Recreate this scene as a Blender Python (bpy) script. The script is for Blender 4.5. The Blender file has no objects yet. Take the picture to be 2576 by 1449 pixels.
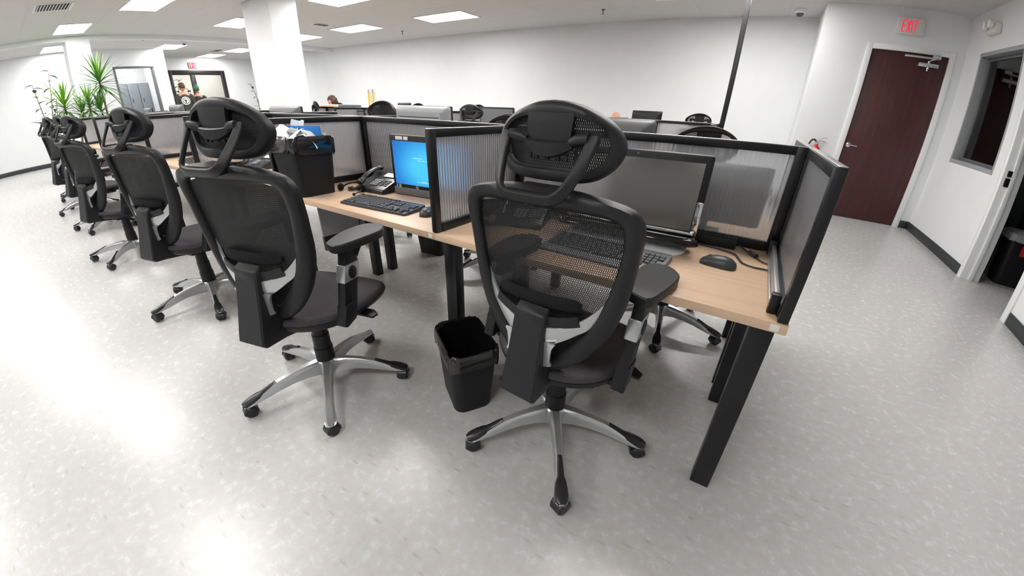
import bpy, bmesh, math, random
from mathutils import Vector, Matrix
random.seed(11)
S = bpy.context.scene
COL = S.collection
PI = math.pi

# ------------------------------------------------------------------ camera, world, exposure
cd = bpy.data.cameras.new('camera')
cam = bpy.data.objects.new('camera', cd); COL.objects.link(cam)
CAM_H = 1.23
R = ((0.8404506338307637, -0.2656570628322622, 0.47230187069373647),
     (0.541046086060265, 0.36281539488717807, -0.7587055568477993),
     (0.030197100065001425, 0.8931916447214431, 0.44866114267614904))
M4 = Matrix(R).to_4x4(); M4.translation = Vector((0, 0, CAM_H))
cam.matrix_world = M4
cd.type = 'PANO'                       # the photo was taken through a wide action-camera lens
try: cp = cd.cycles; cp.panorama_type
except Exception: cp = cd
cp.panorama_type = 'FISHEYE_LENS_POLYNOMIAL'
cp.fisheye_polynomial_k0 = 0.0
cp.fisheye_polynomial_k1 = -1.1473591058788253
cp.fisheye_polynomial_k2 = 0.22424974090144398
cp.fisheye_polynomial_k3 = 0.1519250421373742
cp.fisheye_polynomial_k4 = -0.09406894653741749
cp.fisheye_fov = math.radians(170)
cd.sensor_fit = 'HORIZONTAL'
cd.sensor_width = 2.576
cd.clip_start = 0.01; cd.clip_end = 200
S.camera = cam

w = bpy.data.worlds.new('world'); S.world = w; w.use_nodes = True
w.node_tree.nodes['Background'].inputs[0].default_value = (0.8, 0.85, 0.9, 1)
w.node_tree.nodes['Background'].inputs[1].default_value = 0.02
S.view_settings.view_transform = 'Standard'
S.view_settings.look = 'None'
S.view_settings.gamma = 1
S.view_settings.use_curve_mapping = False
S.view_settings.exposure = 0.0
LIGHT_STRENGTH = 22.5
cy = S.cycles
cy.max_bounces = 7; cy.diffuse_bounces = 4; cy.glossy_bounces = 3; cy.transmission_bounces = 4
cy.transparent_max_bounces = 12
cy.sample_clamp_indirect = 4.0
cy.caustics_reflective = False; cy.caustics_refractive = False

# ------------------------------------------------------------------ mesh helpers
def new(): return bmesh.new()

def merge(bm, b2, M=None):
    if M is not None: bmesh.ops.transform(b2, matrix=M, verts=b2.verts)
    me = bpy.data.meshes.new('tmp'); b2.to_mesh(me); b2.free()
    bm.from_mesh(me); bpy.data.meshes.remove(me)

def box(bm, lo, hi, bev=0.0, seg=2, M=None):
    b = bmesh.new()
    bmesh.ops.create_cube(b, size=1.0)
    for v in b.verts:
        v.co = Vector([lo[i] + (hi[i]-lo[i])*(v.co[i]+0.5) for i in range(3)])
    if bev > 0:
        bmesh.ops.bevel(b, geom=b.edges[:], offset=bev, segments=seg, profile=0.5, affect='EDGES')
    merge(bm, b, M)

def prism(bm, pts, f0, f1, bev=0.0, M=None):
    """closed 2D outline pts; f0/f1 map (u,v) to the 3D front / back ring"""
    b = bmesh.new()
    a = [b.verts.new(f0(*p)) for p in pts]; c = [b.verts.new(f1(*p)) for p in pts]
    n = len(pts)
    b.faces.new(a); b.faces.new(c[::-1])
    for i in range(n): b.faces.new((a[i], c[i], c[(i+1) % n], a[(i+1) % n]))
    bmesh.ops.recalc_face_normals(b, faces=b.faces[:])
    if bev > 0: bmesh.ops.bevel(b, geom=b.edges[:], offset=bev, segments=2, profile=0.5, affect='EDGES')
    merge(bm, b, M)

def loft(bm, rings, closed=True, cap=True, loop=False):
    vs = [[bm.verts.new(Vector(p)) for p in r] for r in rings]
    n = len(rings[0]); m = len(rings)
    for i in range(m if loop else m-1):
        A, B = vs[i], vs[(i+1) % m]
        for j in range(n if closed else n-1):
            k = (j+1) % n
            bm.faces.new((A[j], A[k], B[k], B[j]))
    if cap and closed and not loop:
        bm.faces.new(vs[0][::-1]); bm.faces.new(vs[-1])

def grid(bm, rows):
    loft(bm, rows, closed=False, cap=False)

def frames(pts, closed, hint):
    out = []
    n = len(pts)
    for i in range(n):
        a = pts[(i-1) % n] if (closed or i > 0) else pts[0]
        c = pts[(i+1) % n] if (closed or i < n-1) else pts[-1]
        t = (Vector(c)-Vector(a)).normalized()
        h = Vector(hint) if not callable(hint) else Vector(hint(i))
        nn = (h - t*h.dot(t))
        if nn.length < 1e-4: nn = t.orthogonal()
        nn.normalize()
        out.append((t, nn, t.cross(nn)))
    return out

def tube(bm, pts, r, sides=8, closed=False, hint=(0.13, 0.21, 0.97), flat=None, square=False):
    """sweep; r radius or list. flat=(along hint normal, across) half sizes for a strap"""
    pts = [Vector(p) for p in pts]
    fr = frames(pts, closed, hint); rings = []
    for i, p in enumerate(pts):
        rr = r[i] if isinstance(r, (list, tuple)) else r
        t, n, b = fr[i]; ring = []
        for k in range(sides):
            a = 2*PI*(k+0.5)/sides
            ca, sa = math.cos(a), math.sin(a)
            if square:
                q = 0.45
                ca = math.copysign(abs(ca)**q, ca); sa = math.copysign(abs(sa)**q, sa)
            fx, fy = flat if flat else (1, 1)
            ring.append(p + n*(ca*rr*fx) + b*(sa*rr*fy))
        rings.append(ring)
    loft(bm, rings, closed=True, cap=not closed, loop=closed)

def lathe(bm, prof, n=20, M=None, caps=True):
    b = bmesh.new()
    rings = [[(max(r, 1e-4)*math.cos(2*PI*k/n), max(r, 1e-4)*math.sin(2*PI*k/n), z) for k in range(n)] for r, z in prof]
    loft(b, rings, cap=caps)
    merge(bm, b, M)

def ell(bm, c, r, u=16, v=10, M=None):
    b = bmesh.new()
    bmesh.ops.create_uvsphere(b, u_segments=u, v_segments=v, radius=1.0)
    for x in b.verts: x.co = Vector((c[0]+x.co.x*r[0], c[1]+x.co.y*r[1], c[2]+x.co.z*r[2]))
    merge(bm, b, M)

def cyl(bm, a, b_, r, n=14, r2=None):
    tube(bm, [a, b_], [r, r if r2 is None else r2], sides=n)

def obj(name, bm, mat, parent=None, loc=None, rotz=0.0, smooth=35, normals=True):
    if normals: bmesh.ops.recalc_face_normals(bm, faces=bm.faces[:])
    me = bpy.data.meshes.new(name); bm.to_mesh(me); bm.free()
    if smooth:
        me.polygons.foreach_set('use_smooth', [True]*len(me.polygons))
        me.set_sharp_from_angle(angle=math.radians(smooth))
    if mat: me.materials.append(mat)
    o = bpy.data.objects.new(name, me); COL.objects.link(o)
    if parent: o.parent = parent
    if loc: o.location = loc
    o.rotation_euler.z = rotz
    return o

def tag(o, label=None, cat=None, group=None, kind=None):
    if label: o['label'] = label
    if cat: o['category'] = cat
    if group: o['group'] = group
    if kind: o['kind'] = kind
    return o

def thing(name, label, cat, loc=(0, 0, 0), rotz=0.0, group=None):
    o = bpy.data.objects.new(name, None); COL.objects.link(o)
    o.empty_display_size = 0.1
    o.location = loc; o.rotation_euler.z = rotz
    return tag(o, label, cat, group)

def struct(name, bm, mat, parent=None, smooth=35):
    o = obj(name, bm, mat, parent, smooth=smooth)
    if not parent: o['kind'] = 'structure'
    return o

def dup(root, loc, rotz, label, group=None, skip=()):
    r = root.copy(); COL.objects.link(r); r.location = loc; r.rotation_euler = (0, 0, rotz)
    r['label'] = label
    if group: r['group'] = group
    for ch in list(root.children):
        if ch.name.split('.')[0] in skip: continue
        c = ch.copy(); COL.objects.link(c); c.parent = r
        for g in ch.children:
            if g.name.split('.')[0] in skip: continue
            d = g.copy(); COL.objects.link(d); d.parent = c
    return r

def text_mesh(bm, body, size, M, depth=0.001):
    cu = bpy.data.curves.new('txt', 'FONT'); cu.body = body; cu.size = size; cu.extrude = depth
    cu.align_x = 'CENTER'; cu.align_y = 'CENTER'
    o = bpy.data.objects.new('txt', cu); COL.objects.link(o)
    dg = bpy.context.evaluated_depsgraph_get()
    me = bpy.data.meshes.new_from_object(o.evaluated_get(dg))
    b = bmesh.new(); b.from_mesh(me)
    bpy.data.objects.remove(o); bpy.data.curves.remove(cu); bpy.data.meshes.remove(me)
    merge(bm, b, M)

def lerp(xs, ys, x):
    if x <= xs[0]: return ys[0]
    for i in range(len(xs)-1):
        if x <= xs[i+1]:
            t = (x-xs[i])/(xs[i+1]-xs[i]); return ys[i]+(ys[i+1]-ys[i])*t
    return ys[-1]

def smoothpts(pts, sub=4):
    """Catmull-Rom through pts"""
    P = [Vector(p) for p in pts]; out = []
    for i in range(len(P)-1):
        p0 = P[max(i-1, 0)]; p1 = P[i]; p2 = P[i+1]; p3 = P[min(i+2, len(P)-1)]
        for k in range(sub):
            t = k/sub
            out.append(0.5*((2*p1)+(p2-p0)*t+(2*p0-5*p1+4*p2-p3)*t*t+(3*p1-p0-3*p2+p3)*t*t*t))
    out.append(P[-1]); return out

def rrect(w, d, r, n=5, cx=0, cy=0):
    out = []
    for sx, sy, a0 in ((1, 1, 0), (-1, 1, 90), (-1, -1, 180), (1, -1, 270)):
        for k in range(n+1):
            a = math.radians(a0+90*k/n)
            out.append((cx+sx*(w/2-r)+r*math.cos(a), cy+sy*(d/2-r)+r*math.sin(a)))
    return out

# ------------------------------------------------------------------ materials
def srgb(r, g, b):
    f = lambda c: (c/255/12.92) if c/255 <= 0.04045 else ((c/255+0.055)/1.055)**2.4
    return (f(r), f(g), f(b), 1)

def mat(name, col, rough=0.5, metal=0.0, spec=0.5, emit=None, estr=0.0, coat=0.0):
    m = bpy.data.materials.new(name); m.use_nodes = True
    p = m.node_tree.nodes['Principled BSDF']
    p.inputs['Base Color'].default_value = col if len(col) == 4 else (*col, 1)
    p.inputs['Roughness'].default_value = rough
    p.inputs['Metallic'].default_value = metal
    p.inputs['Specular IOR Level'].default_value = spec
    p.inputs['Coat Weight'].default_value = coat
    if emit:
        p.inputs['Emission Color'].default_value = emit if len(emit) == 4 else (*emit, 1)
        p.inputs['Emission Strength'].default_value = estr
    return m

def nt(m): return m.node_tree, m.node_tree.nodes, m.node_tree.links, m.node_tree.nodes['Principled BSDF']

def noisy(m, scale, amt, detail=4.0, bump=0.0, coords='Object', vec=(1, 1, 1)):
    """mottle the base colour of m by +-amt with noise, optional bump"""
    t, N, L, p = nt(m)
    tc = N.new('ShaderNodeTexCoord'); mp = N.new('ShaderNodeMapping'); mp.inputs['Scale'].default_value = vec
    L.new(tc.outputs[coords], mp.inputs[0])
    no = N.new('ShaderNodeTexNoise'); no.inputs['Scale'].default_value = scale; no.inputs['Detail'].default_value = detail
    L.new(mp.outputs[0], no.inputs['Vector'])
    c = p.inputs['Base Color'].default_value[:]
    rp = N.new('ShaderNodeValToRGB')
    rp.color_ramp.elements[0].position = 0.3; rp.color_ramp.elements[1].position = 0.7
    rp.color_ramp.elements[0].color = [max(0, x*(1-amt)) for x in c[:3]]+[1]
    rp.color_ramp.elements[1].color = [x*(1+amt) for x in c[:3]]+[1]
    L.new(no.outputs['Fac'], rp.inputs[0]); L.new(rp.outputs[0], p.inputs['Base Color'])
    if bump:
        bp = N.new('ShaderNodeBump'); bp.inputs['Strength'].default_value = bump; bp.inputs['Distance'].default_value = 0.002
        L.new(no.outputs['Fac'], bp.inputs['Height']); L.new(bp.outputs[0], p.inputs['Normal'])
    return m

M = {}
M['wall'] = noisy(mat('wall_paint', (0.76, 0.77, 0.785), 0.6, spec=0.3), 3.0, 0.012, 2.0)
M['trim'] = mat('white_trim_paint', (0.82, 0.83, 0.84), 0.35)
M['base'] = mat('black_vinyl_base', srgb(44, 47, 50), 0.45)
M['plastic'] = noisy(mat('black_plastic', srgb(26, 27, 29), 0.47, spec=0.35), 900, 0.10, 2.0)
M['plastic_dark'] = mat('dark_plastic', srgb(16, 17, 19), 0.48, spec=0.35)
M['rubber'] = mat('caster_plastic', srgb(24, 25, 28), 0.4)
M['silver'] = mat('silver_paint', (0.52, 0.53, 0.54), 0.28, metal=0.75)
M['chrome'] = mat('chrome', (0.75, 0.75, 0.76), 0.12, metal=1.0)
M['seatfab'] = noisy(mat('seat_fabric', srgb(66, 63, 66), 0.85, spec=0.2), 420, 0.30, 3.0, bump=0.4)
M['cushion'] = noisy(mat('cushion_fabric', srgb(27, 27, 29), 0.9, spec=0.15), 500, 0.3)
M['blackmetal'] = mat('black_powder_coat', srgb(14, 15, 18), 0.36, spec=0.4)
M['edge'] = mat('brushed_aluminium', (0.6, 0.6, 0.61), 0.3, metal=0.9)
M['ltgrey'] = mat('light_grey_plastic', srgb(150, 152, 155), 0.4)
M['grey'] = mat('grey_plastic', srgb(95, 97, 100), 0.4)
M['white'] = mat('white_plastic', (0.8, 0.8, 0.8), 0.35)
M['paper'] = mat('white_paper', (0.85, 0.85, 0.85), 0.7)
M['glossblack'] = mat('gloss_black', srgb(14, 14, 15), 0.08)
M['glossblackp'] = mat('foot_cover_plastic', srgb(30, 30, 33), 0.25)
M['greyscreen'] = mat('grey_screen', srgb(98, 102, 106), 0.3)
M['bag'] = mat('bin_liner', srgb(16, 16, 17), 0.16, spec=0.8)
M['binplastic'] = noisy(mat('bin_plastic', srgb(18, 19, 21), 0.5, spec=0.35), 600, 0.15)
M['key'] = mat('key_cap', srgb(58, 61, 65), 0.4)
M['kbd'] = mat('keyboard_body', srgb(50, 53, 58), 0.4)
M['kbd2'] = mat('keyboard_grey', srgb(104, 107, 112), 0.45)
M['phone'] = mat('phone_plastic', srgb(38, 40, 43), 0.3)
M['lcd'] = mat('phone_display', srgb(205, 210, 205), 0.3, emit=(0.8, 0.85, 0.8), estr=0.25)
M['screenoff'] = mat('blank_screen', srgb(70, 69, 64), 0.22, spec=0.9)
M['screenoff'].node_tree.nodes['Principled BSDF'].inputs['IOR'].default_value = 2.3
M['cable'] = mat('cable', srgb(30, 28, 28), 0.5)
M['yellow'] = mat('yellow_paint', srgb(225, 180, 20), 0.45)
M['blue'] = mat('blue_folder', srgb(20, 120, 200), 0.4)
M['manila'] = mat('manila', srgb(225, 180, 95), 0.6)
M['red'] = mat('red_enamel', srgb(190, 30, 35), 0.3)
M['sticker'] = mat('sticker', srgb(225, 222, 215), 0.5)
M['skin'] = mat('skin', srgb(190, 135, 110), 0.5)
M['hair'] = noisy(mat('hair', srgb(70, 42, 30), 0.6), 60, 0.5)
M['shirt'] = mat('olive_shirt', srgb(52, 54, 44), 0.85)
M['dkshirt'] = mat('dark_shirt', srgb(40, 40, 38), 0.85)
M['pinkshirt'] = mat('pink_shirt', srgb(190, 150, 150), 0.85)
M['denim'] = mat('denim', srgb(45, 55, 75), 0.85)
M['cap'] = mat('green_cap', srgb(20, 110, 75), 0.7)
M['shoe'] = mat('shoe', srgb(30, 30, 30), 0.6)
M['leaf'] = noisy(mat('leaf', srgb(70, 120, 45), 0.45), 3.0, 0.35)
M['leafyoung'] = noisy(mat('leaf_young', srgb(110, 160, 35), 0.45), 3.0, 0.25)
M['leafdark'] = noisy(mat('leaf_dark', srgb(60, 85, 55), 0.45), 3.0, 0.35)
M['trunk'] = noisy(mat('trunk', srgb(110, 90, 65), 0.8), 30, 0.3)
M['pot'] = mat('pot', srgb(70, 60, 52), 0.6)
M['soil'] = noisy(mat('soil', srgb(40, 30, 24), 0.95), 60, 0.4)
M['locker'] = mat('grey_locker', srgb(125, 132, 138), 0.35, metal=0.2)
M['bronze'] = mat('dark_bronze_frame', srgb(38, 32, 34), 0.35, metal=0.3)
M['dim'] = mat('unlit_room_shade', srgb(88, 95, 95), 0.7)  # darkness of the unlit office is put into this wall colour
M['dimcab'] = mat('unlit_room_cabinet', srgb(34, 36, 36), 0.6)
M['outsideroom'] = mat('next_room_paint', (0.62, 0.60, 0.55), 0.7)
M['lamp'] = mat('light_diffuser', (0.9, 0.9, 0.9), 0.5, emit=(1.0, 0.985, 0.955), estr=LIGHT_STRENGTH)
M['exitred'] = mat('exit_letters', srgb(230, 20, 50), 0.4, emit=(1.0, 0.01, 0.07), estr=0.75)
M['signwhite'] = mat('sign_housing', (0.74, 0.70, 0.66), 0.4)
M['clear'] = mat('clear_lens', (0.85, 0.85, 0.87), 0.1)
M['dome'] = mat('smoked_dome', srgb(75, 75, 78), 0.15)

# ceiling: lay-in tiles, pale grid
m = mat('ceiling_tile', (0.62, 0.61, 0.595), 0.8, spec=0.2); M['ceil'] = m
t, N, L, p = nt(m)
tc = N.new('ShaderNodeTexCoord')
br = N.new('ShaderNodeTexBrick'); br.offset = 0.0; br.squash = 1.0
br.inputs['Scale'].default_value = 1.0; br.inputs['Brick Width'].default_value = 1.27; br.inputs['Row Height'].default_value = 0.635
br.inputs['Mortar Size'].default_value = 0.012; br.inputs['Mortar Smooth'].default_value = 0.3
br.inputs['Color1'].default_value = (0.62, 0.61, 0.595, 1); br.inputs['Color2'].default_value = (0.61, 0.60, 0.585, 1)
br.inputs['Mortar'].default_value = (0.57, 0.565, 0.55, 1)
L.new(tc.outputs['Object'], br.inputs['Vector']); L.new(br.outputs['Color'], p.inputs['Base Color'])
no = N.new('ShaderNodeTexNoise'); no.inputs['Scale'].default_value = 90; L.new(tc.outputs['Object'], no.inputs['Vector'])
bp = N.new('ShaderNodeBump'); bp.inputs['Strength'].default_value = 0.25; bp.inputs['Distance'].default_value = 0.003
L.new(no.outputs['Fac'], bp.inputs['Height']); L.new(bp.outputs[0], p.inputs['Normal'])

# floor: pale grey vinyl tile with cloudy mottle and short flecks
m = mat('vinyl_floor', (0.5, 0.5, 0.49), 0.25, spec=0.5); M['floor'] = m
t, N, L, p = nt(m)
tc = N.new('ShaderNodeTexCoord')
n1 = N.new('ShaderNodeTexNoise'); n1.inputs['Scale'].default_value = 26.0; n1.inputs['Detail'].default_value = 5; n1.inputs['Roughness'].default_value = 0.65
L.new(tc.outputs['Object'], n1.inputs['Vector'])
r1 = N.new('ShaderNodeValToRGB'); e = r1.color_ramp.elements
e[0].position = 0.38; e[0].color = (0.49, 0.482, 0.47, 1); e[1].position = 0.62; e[1].color = (0.52, 0.528, 0.526, 1)
L.new(n1.outputs['Fac'], r1.inputs[0])
def flecks(scale, stretch, rot, lo, hi, off):
    mp = N.new('ShaderNodeMapping'); mp.inputs['Rotation'].default_value = (0, 0, rot); mp.inputs['Scale'].default_value = (stretch, 1, 1)
    mp.inputs['Location'].default_value = (off, off*1.7, 0)
    L.new(tc.outputs['Object'], mp.inputs[0])
    v = N.new('ShaderNodeTexVoronoi'); v.inputs['Scale'].default_value = scale; v.voronoi_dimensions = '2D'
    L.new(mp.outputs[0], v.inputs['Vector'])
    sep = N.new('ShaderNodeSeparateColor'); L.new(v.outputs['Color'], sep.inputs[0])
    gt = N.new('ShaderNodeMath'); gt.operation = 'GREATER_THAN'; gt.inputs[1].default_value = 0.80; L.new(sep.outputs[0], gt.inputs[0])
    rr = N.new('ShaderNodeMapRange'); rr.inputs['From Min'].default_value = hi; rr.inputs['From Max'].default_value = lo
    L.new(v.outputs['Distance'], rr.inputs['Value'])
    mu = N.new('ShaderNodeMath'); mu.operation = 'MULTIPLY'; L.new(gt.outputs[0], mu.inputs[0]); L.new(rr.outputs[0], mu.inputs[1])
    return mu.outputs[0]
def mixc(a, fac, col):
    x = N.new('ShaderNodeMix'); x.data_type = 'RGBA'
    L.new(fac, x.inputs['Factor']); L.new(a, x.inputs[6]); x.inputs[7].default_value = col
    return x.outputs[2]
c = r1.outputs[0]
c = mixc(c, flecks(34, 0.35, 0.5, 0.08, 0.28, 0.0), (0.545, 0.548, 0.535, 1))
c = mixc(c, flecks(26, 0.28, -0.6, 0.05, 0.16, 5.3), (0.43, 0.42, 0.41, 1))
c = mixc(c, flecks(42, 0.40, 1.3, 0.10, 0.30, 9.1), (0.52, 0.505, 0.485, 1))
L.new(c, p.inputs['Base Color'])
rr = N.new('ShaderNodeMapRange'); rr.inputs['To Min'].default_value = 0.25; rr.inputs['To Max'].default_value = 0.29
L.new(n1.outputs['Fac'], rr.inputs['Value']); L.new(rr.outputs[0], p.inputs['Roughness'])

# desk laminate: pale beech, grain along x
m = mat('beech_laminate', srgb(205, 165, 128), 0.36, spec=0.4); M['wood'] = m
t, N, L, p = nt(m)
tc = N.new('ShaderNodeTexCoord'); mp = N.new('ShaderNodeMapping'); mp.inputs['Scale'].default_value = (1.2, 28, 28)
L.new(tc.outputs['Object'], mp.inputs[0])
no = N.new('ShaderNodeTexNoise'); no.inputs['Scale'].default_value = 2.2; no.inputs['Detail'].default_value = 5; L.new(mp.outputs[0], no.inputs['Vector'])
rp = N.new('ShaderNodeValToRGB'); e = rp.color_ramp.elements
e[0].position = 0.3; e[0].color = srgb(202, 170, 142); e[1].position = 0.75; e[1].color = srgb(213, 184, 157)
L.new(no.outputs['Fac'], rp.inputs[0]); L.new(rp.outputs[0], p.inputs['Base Color'])

# mahogany door
m = mat('mahogany_veneer', srgb(66, 34, 34), 0.4, spec=0.4); M['door'] = m
t, N, L, p = nt(m)
tc = N.new('ShaderNodeTexCoord'); mp = N.new('ShaderNodeMapping'); mp.inputs['Scale'].default_value = (14, 14, 1.0)
L.new(tc.outputs['Object'], mp.inputs[0])
no = N.new('ShaderNodeTexNoise'); no.inputs['Scale'].default_value = 2.0; no.inputs['Detail'].default_value = 4; L.new(mp.outputs[0], no.inputs['Vector'])
rp = N.new('ShaderNodeValToRGB'); e = rp.color_ramp.elements
e[0].position = 0.3; e[0].color = srgb(62, 34, 35); e[1].position = 0.75; e[1].color = srgb(80, 42, 39)
L.new(no.outputs['Fac'], rp.inputs[0]); L.new(rp.outputs[0], p.inputs['Base Color'])

# knitted chair mesh: staggered tall openings between threads, in the chair's own x / z
def net(name, px, pz, thr, axes='XZ'):
    m = bpy.data.materials.new(name); m.use_nodes = True
    t = m.node_tree; N = t.nodes; L = t.links; p = N['Principled BSDF']
    p.inputs['Base Color'].default_value = srgb(24, 25, 27); p.inputs['Roughness'].default_value = 0.6
    tc = N.new('ShaderNodeTexCoord'); sp = N.new('ShaderNodeSeparateXYZ'); L.new(tc.outputs['Object'], sp.inputs[0])
    def cosw(o, f):
        a = N.new('ShaderNodeMath'); a.operation = 'MULTIPLY'; a.inputs[1].default_value = f; L.new(o, a.inputs[0])
        b = N.new('ShaderNodeMath'); b.operation = 'COSINE'; L.new(a.outputs[0], b.inputs[0]); return b.outputs[0]
    a = cosw(sp.outputs[axes[0]], PI/px); b = cosw(sp.outputs[axes[1]], PI/pz)
    mu = N.new('ShaderNodeMath'); mu.operation = 'MULTIPLY'; L.new(a, mu.inputs[0]); L.new(b, mu.inputs[1])
    ab = N.new('ShaderNodeMath'); ab.operation = 'ABSOLUTE'; L.new(mu.outputs[0], ab.inputs[0])
    # |cos cos| peaks on a rectangular lattice; add the half-step lattice |sin sin|
    def sinw(o, f):
        a = N.new('ShaderNodeMath'); a.operation = 'MULTIPLY'; a.inputs[1].default_value = f; L.new(o, a.inputs[0])
        b = N.new('ShaderNodeMath'); b.operation = 'SINE'; L.new(a.outputs[0], b.inputs[0]); return b.outputs[0]
    a2 = sinw(sp.outputs[axes[0]], PI/px); b2 = sinw(sp.outputs[axes[1]], PI/pz)
    mu2 = N.new('ShaderNodeMath'); mu2.operation = 'MULTIPLY'; L.new(a2, mu2.inputs[0]); L.new(b2, mu2.inputs[1])
    ab2 = N.new('ShaderNodeMath'); ab2.operation = 'ABSOLUTE'; L.new(mu2.outputs[0], ab2.inputs[0])
    mx = N.new('ShaderNodeMath'); mx.operation = 'MAXIMUM'; L.new(ab.outputs[0], mx.inputs[0]); L.new(ab2.outputs[0], mx.inputs[1])
    lt = N.new('ShaderNodeMath'); lt.operation = 'LESS_THAN'; lt.inputs[1].default_value = thr; L.new(mx.outputs[0], lt.inputs[0])
    L.new(lt.outputs[0], p.inputs['Alpha'])
    return m
M['net'] = net('back_mesh_net', 0.0049, 0.0130, 0.65)
M['hnet'] = net('head_mesh_net', 0.0049, 0.0130, 0.72)

# fluted polycarbonate divider pane: cloudy, partly see-through, upright flutes
def pane(name, axis):
    m = bpy.data.materials.new(name); m.use_nodes = True
    t = m.node_tree; N = t.nodes; L = t.links
    for n in list(N):
        if n.type != 'OUTPUT_MATERIAL': N.remove(n)
    out = N['Material Output']
    tc = N.new('ShaderNodeTexCoord'); sp = N.new('ShaderNodeSeparateXYZ'); L.new(tc.outputs['Object'], sp.inputs[0])
    a = N.new('ShaderNodeMath'); a.operation = 'MULTIPLY'; a.inputs[1].default_value = 2*PI/0.0165; L.new(sp.outputs[axis], a.inputs[0])
    b = N.new('ShaderNodeMath'); b.operation = 'SINE'; L.new(a.outputs[0], b.inputs[0])
    bp = N.new('ShaderNodeBump'); bp.inputs['Strength'].default_value = 0.6; bp.inputs['Distance'].default_value = 0.002; L.new(b.outputs[0], bp.inputs['Height'])
    rf = N.new('ShaderNodeBsdfRefraction'); rf.inputs['Roughness'].default_value = 0.17; rf.inputs['IOR'].default_value = 1.18
    rf.inputs['Color'].default_value = (0.93, 0.935, 0.95, 1); L.new(bp.outputs[0], rf.inputs['Normal'])
    df = N.new('ShaderNodeBsdfDiffuse'); df.inputs['Color'].default_value = (0.60, 0.60, 0.63, 1)
    tl = N.new('ShaderNodeBsdfTranslucent'); tl.inputs['Color'].default_value = (0.8, 0.8, 0.83, 1)
    gl = N.new('ShaderNodeBsdfGlossy'); gl.inputs['Roughness'].default_value = 0.25; L.new(bp.outputs[0], gl.inputs['Normal'])
    m1 = N.new('ShaderNodeMixShader'); m1.inputs[0].default_value = 0.55; L.new(df.outputs[0], m1.inputs[1]); L.new(tl.outputs[0], m1.inputs[2])
    m2 = N.new('ShaderNodeMixShader'); m2.inputs[0].default_value = 0.62; L.new(m1.outputs[0], m2.inputs[1]); L.new(rf.outputs[0], m2.inputs[2])
    fr = N.new('ShaderNodeFresnel'); fr.inputs['IOR'].default_value = 1.4
    m3 = N.new('ShaderNodeMixShader'); L.new(fr.outputs[0], m3.inputs[0]); L.new(m2.outputs[0], m3.inputs[1]); L.new(gl.outputs[0], m3.inputs[2])
    L.new(m3.outputs[0], out.inputs['Surface'])
    return m
M['pane'] = pane('fluted_pane', 'X')
M['paneflat'] = M['pane']

# clear window glass
m = bpy.data.materials.new('window_glass'); m.use_nodes = True; M['glass'] = m
t = m.node_tree; N = t.nodes; L = t.links
for n in list(N):
    if n.type != 'OUTPUT_MATERIAL': N.remove(n)
tr = N.new('ShaderNodeBsdfTransparent'); gl = N.new('ShaderNodeBsdfGlossy'); gl.inputs['Roughness'].default_value = 0.03
fr = N.new('ShaderNodeFresnel'); mx = N.new('ShaderNodeMixShader')
L.new(fr.outputs[0], mx.inputs[0]); L.new(tr.outputs[0], mx.inputs[1]); L.new(gl.outputs[0], mx.inputs[2])
L.new(mx.outputs[0], N['Material Output'].inputs['Surface'])

# lit monitor picture: blue desktop, brighter toward the middle
m = mat('lit_screen', (0.0, 0.0, 0.0), 0.3); M['screenon'] = m
t, N, L, p = nt(m)
tc = N.new('ShaderNodeTexCoord')
mp = N.new('ShaderNodeMapping'); mp.inputs['Location'].default_value = (0.02, 0, 0.07); mp.inputs['Scale'].default_value = (3.2, 0, 4.2)
L.new(tc.outputs['Object'], mp.inputs[0])
gr = N.new('ShaderNodeTexGradient'); gr.gradient_type = 'SPHERICAL'; L.new(mp.outputs[0], gr.inputs[0])
rp = N.new('ShaderNodeValToRGB'); e = rp.color_ramp.elements
e[0].position = 0.0; e[0].color = srgb(25, 92, 185); e[1].position = 0.75; e[1].color = srgb(70, 205, 255)
k = rp.color_ramp.elements.new(0.35); k.color = srgb(25, 140, 225)
L.new(gr.outputs['Fac'], rp.inputs[0]); L.new(rp.outputs[0], p.inputs['Emission Color']); p.inputs['Emission Strength'].default_value = 1.0

# ------------------------------------------------------------------ the room
CZ = 2.765
YB = 7.96; YD = 6.93; XRET = 0.44; XR = 2.20; XL = -14.6; XFAR = -17.0; YF = -5.0
def plain(name, lo, hi, mt, bev=0.0):
    b = new(); box(b, lo, hi, bev); return struct(name, b, mt)

plain('floor', (-19.5, YF-0.2, -0.1), (6.2, YB+0.2, 0.0), M['floor'])
plain('ceiling', (-19.5, YF-0.2, CZ), (6.2, YB+0.2, CZ+0.1), M['ceil'])
plain('wall_back', (-17.2, YB, 0), (XRET+0.12, YB+0.12, CZ), M['wall'])
plain('wall_return', (XRET, YD, 0), (XRET+0.12, YB, CZ), M['wall'])
# wall with the brown door (opening x 1.08-2.015, z 0-2.235)
b = new()
box(b, (XRET+0.12, YD, 0), (1.08, YD+0.12, CZ)); box(b, (2.015, YD, 0), (XR+0.15, YD+0.12, CZ)); box(b, (1.08, YD, 2.235), (2.015, YD+0.12, CZ))
struct('wall_door', b, M['wall'])
# right wall: window y 5.2-6.38 z 1.04-2.24, doorway y 3.92-4.93 z 0-2.22
WT = 0.16
b = new()
def rw(y0, y1, z0, z1): box(b, (XR, y0, z0), (XR+WT, y1, z1))
rw(6.38, YD+0.12, 0, CZ); rw(5.2, 6.38, 0, 1.04); rw(5.2, 6.38, 2.24, CZ); rw(4.93, 5.2, 0, CZ)
rw(3.92, 4.93, 2.22, CZ); rw(YF, 3.92, 0, CZ)
struct('wall_right', b, M['wall'])
plain('wall_front', (-14.8, YF-0.12, 0), (XR+WT, YF, CZ), M['wall'])
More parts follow.
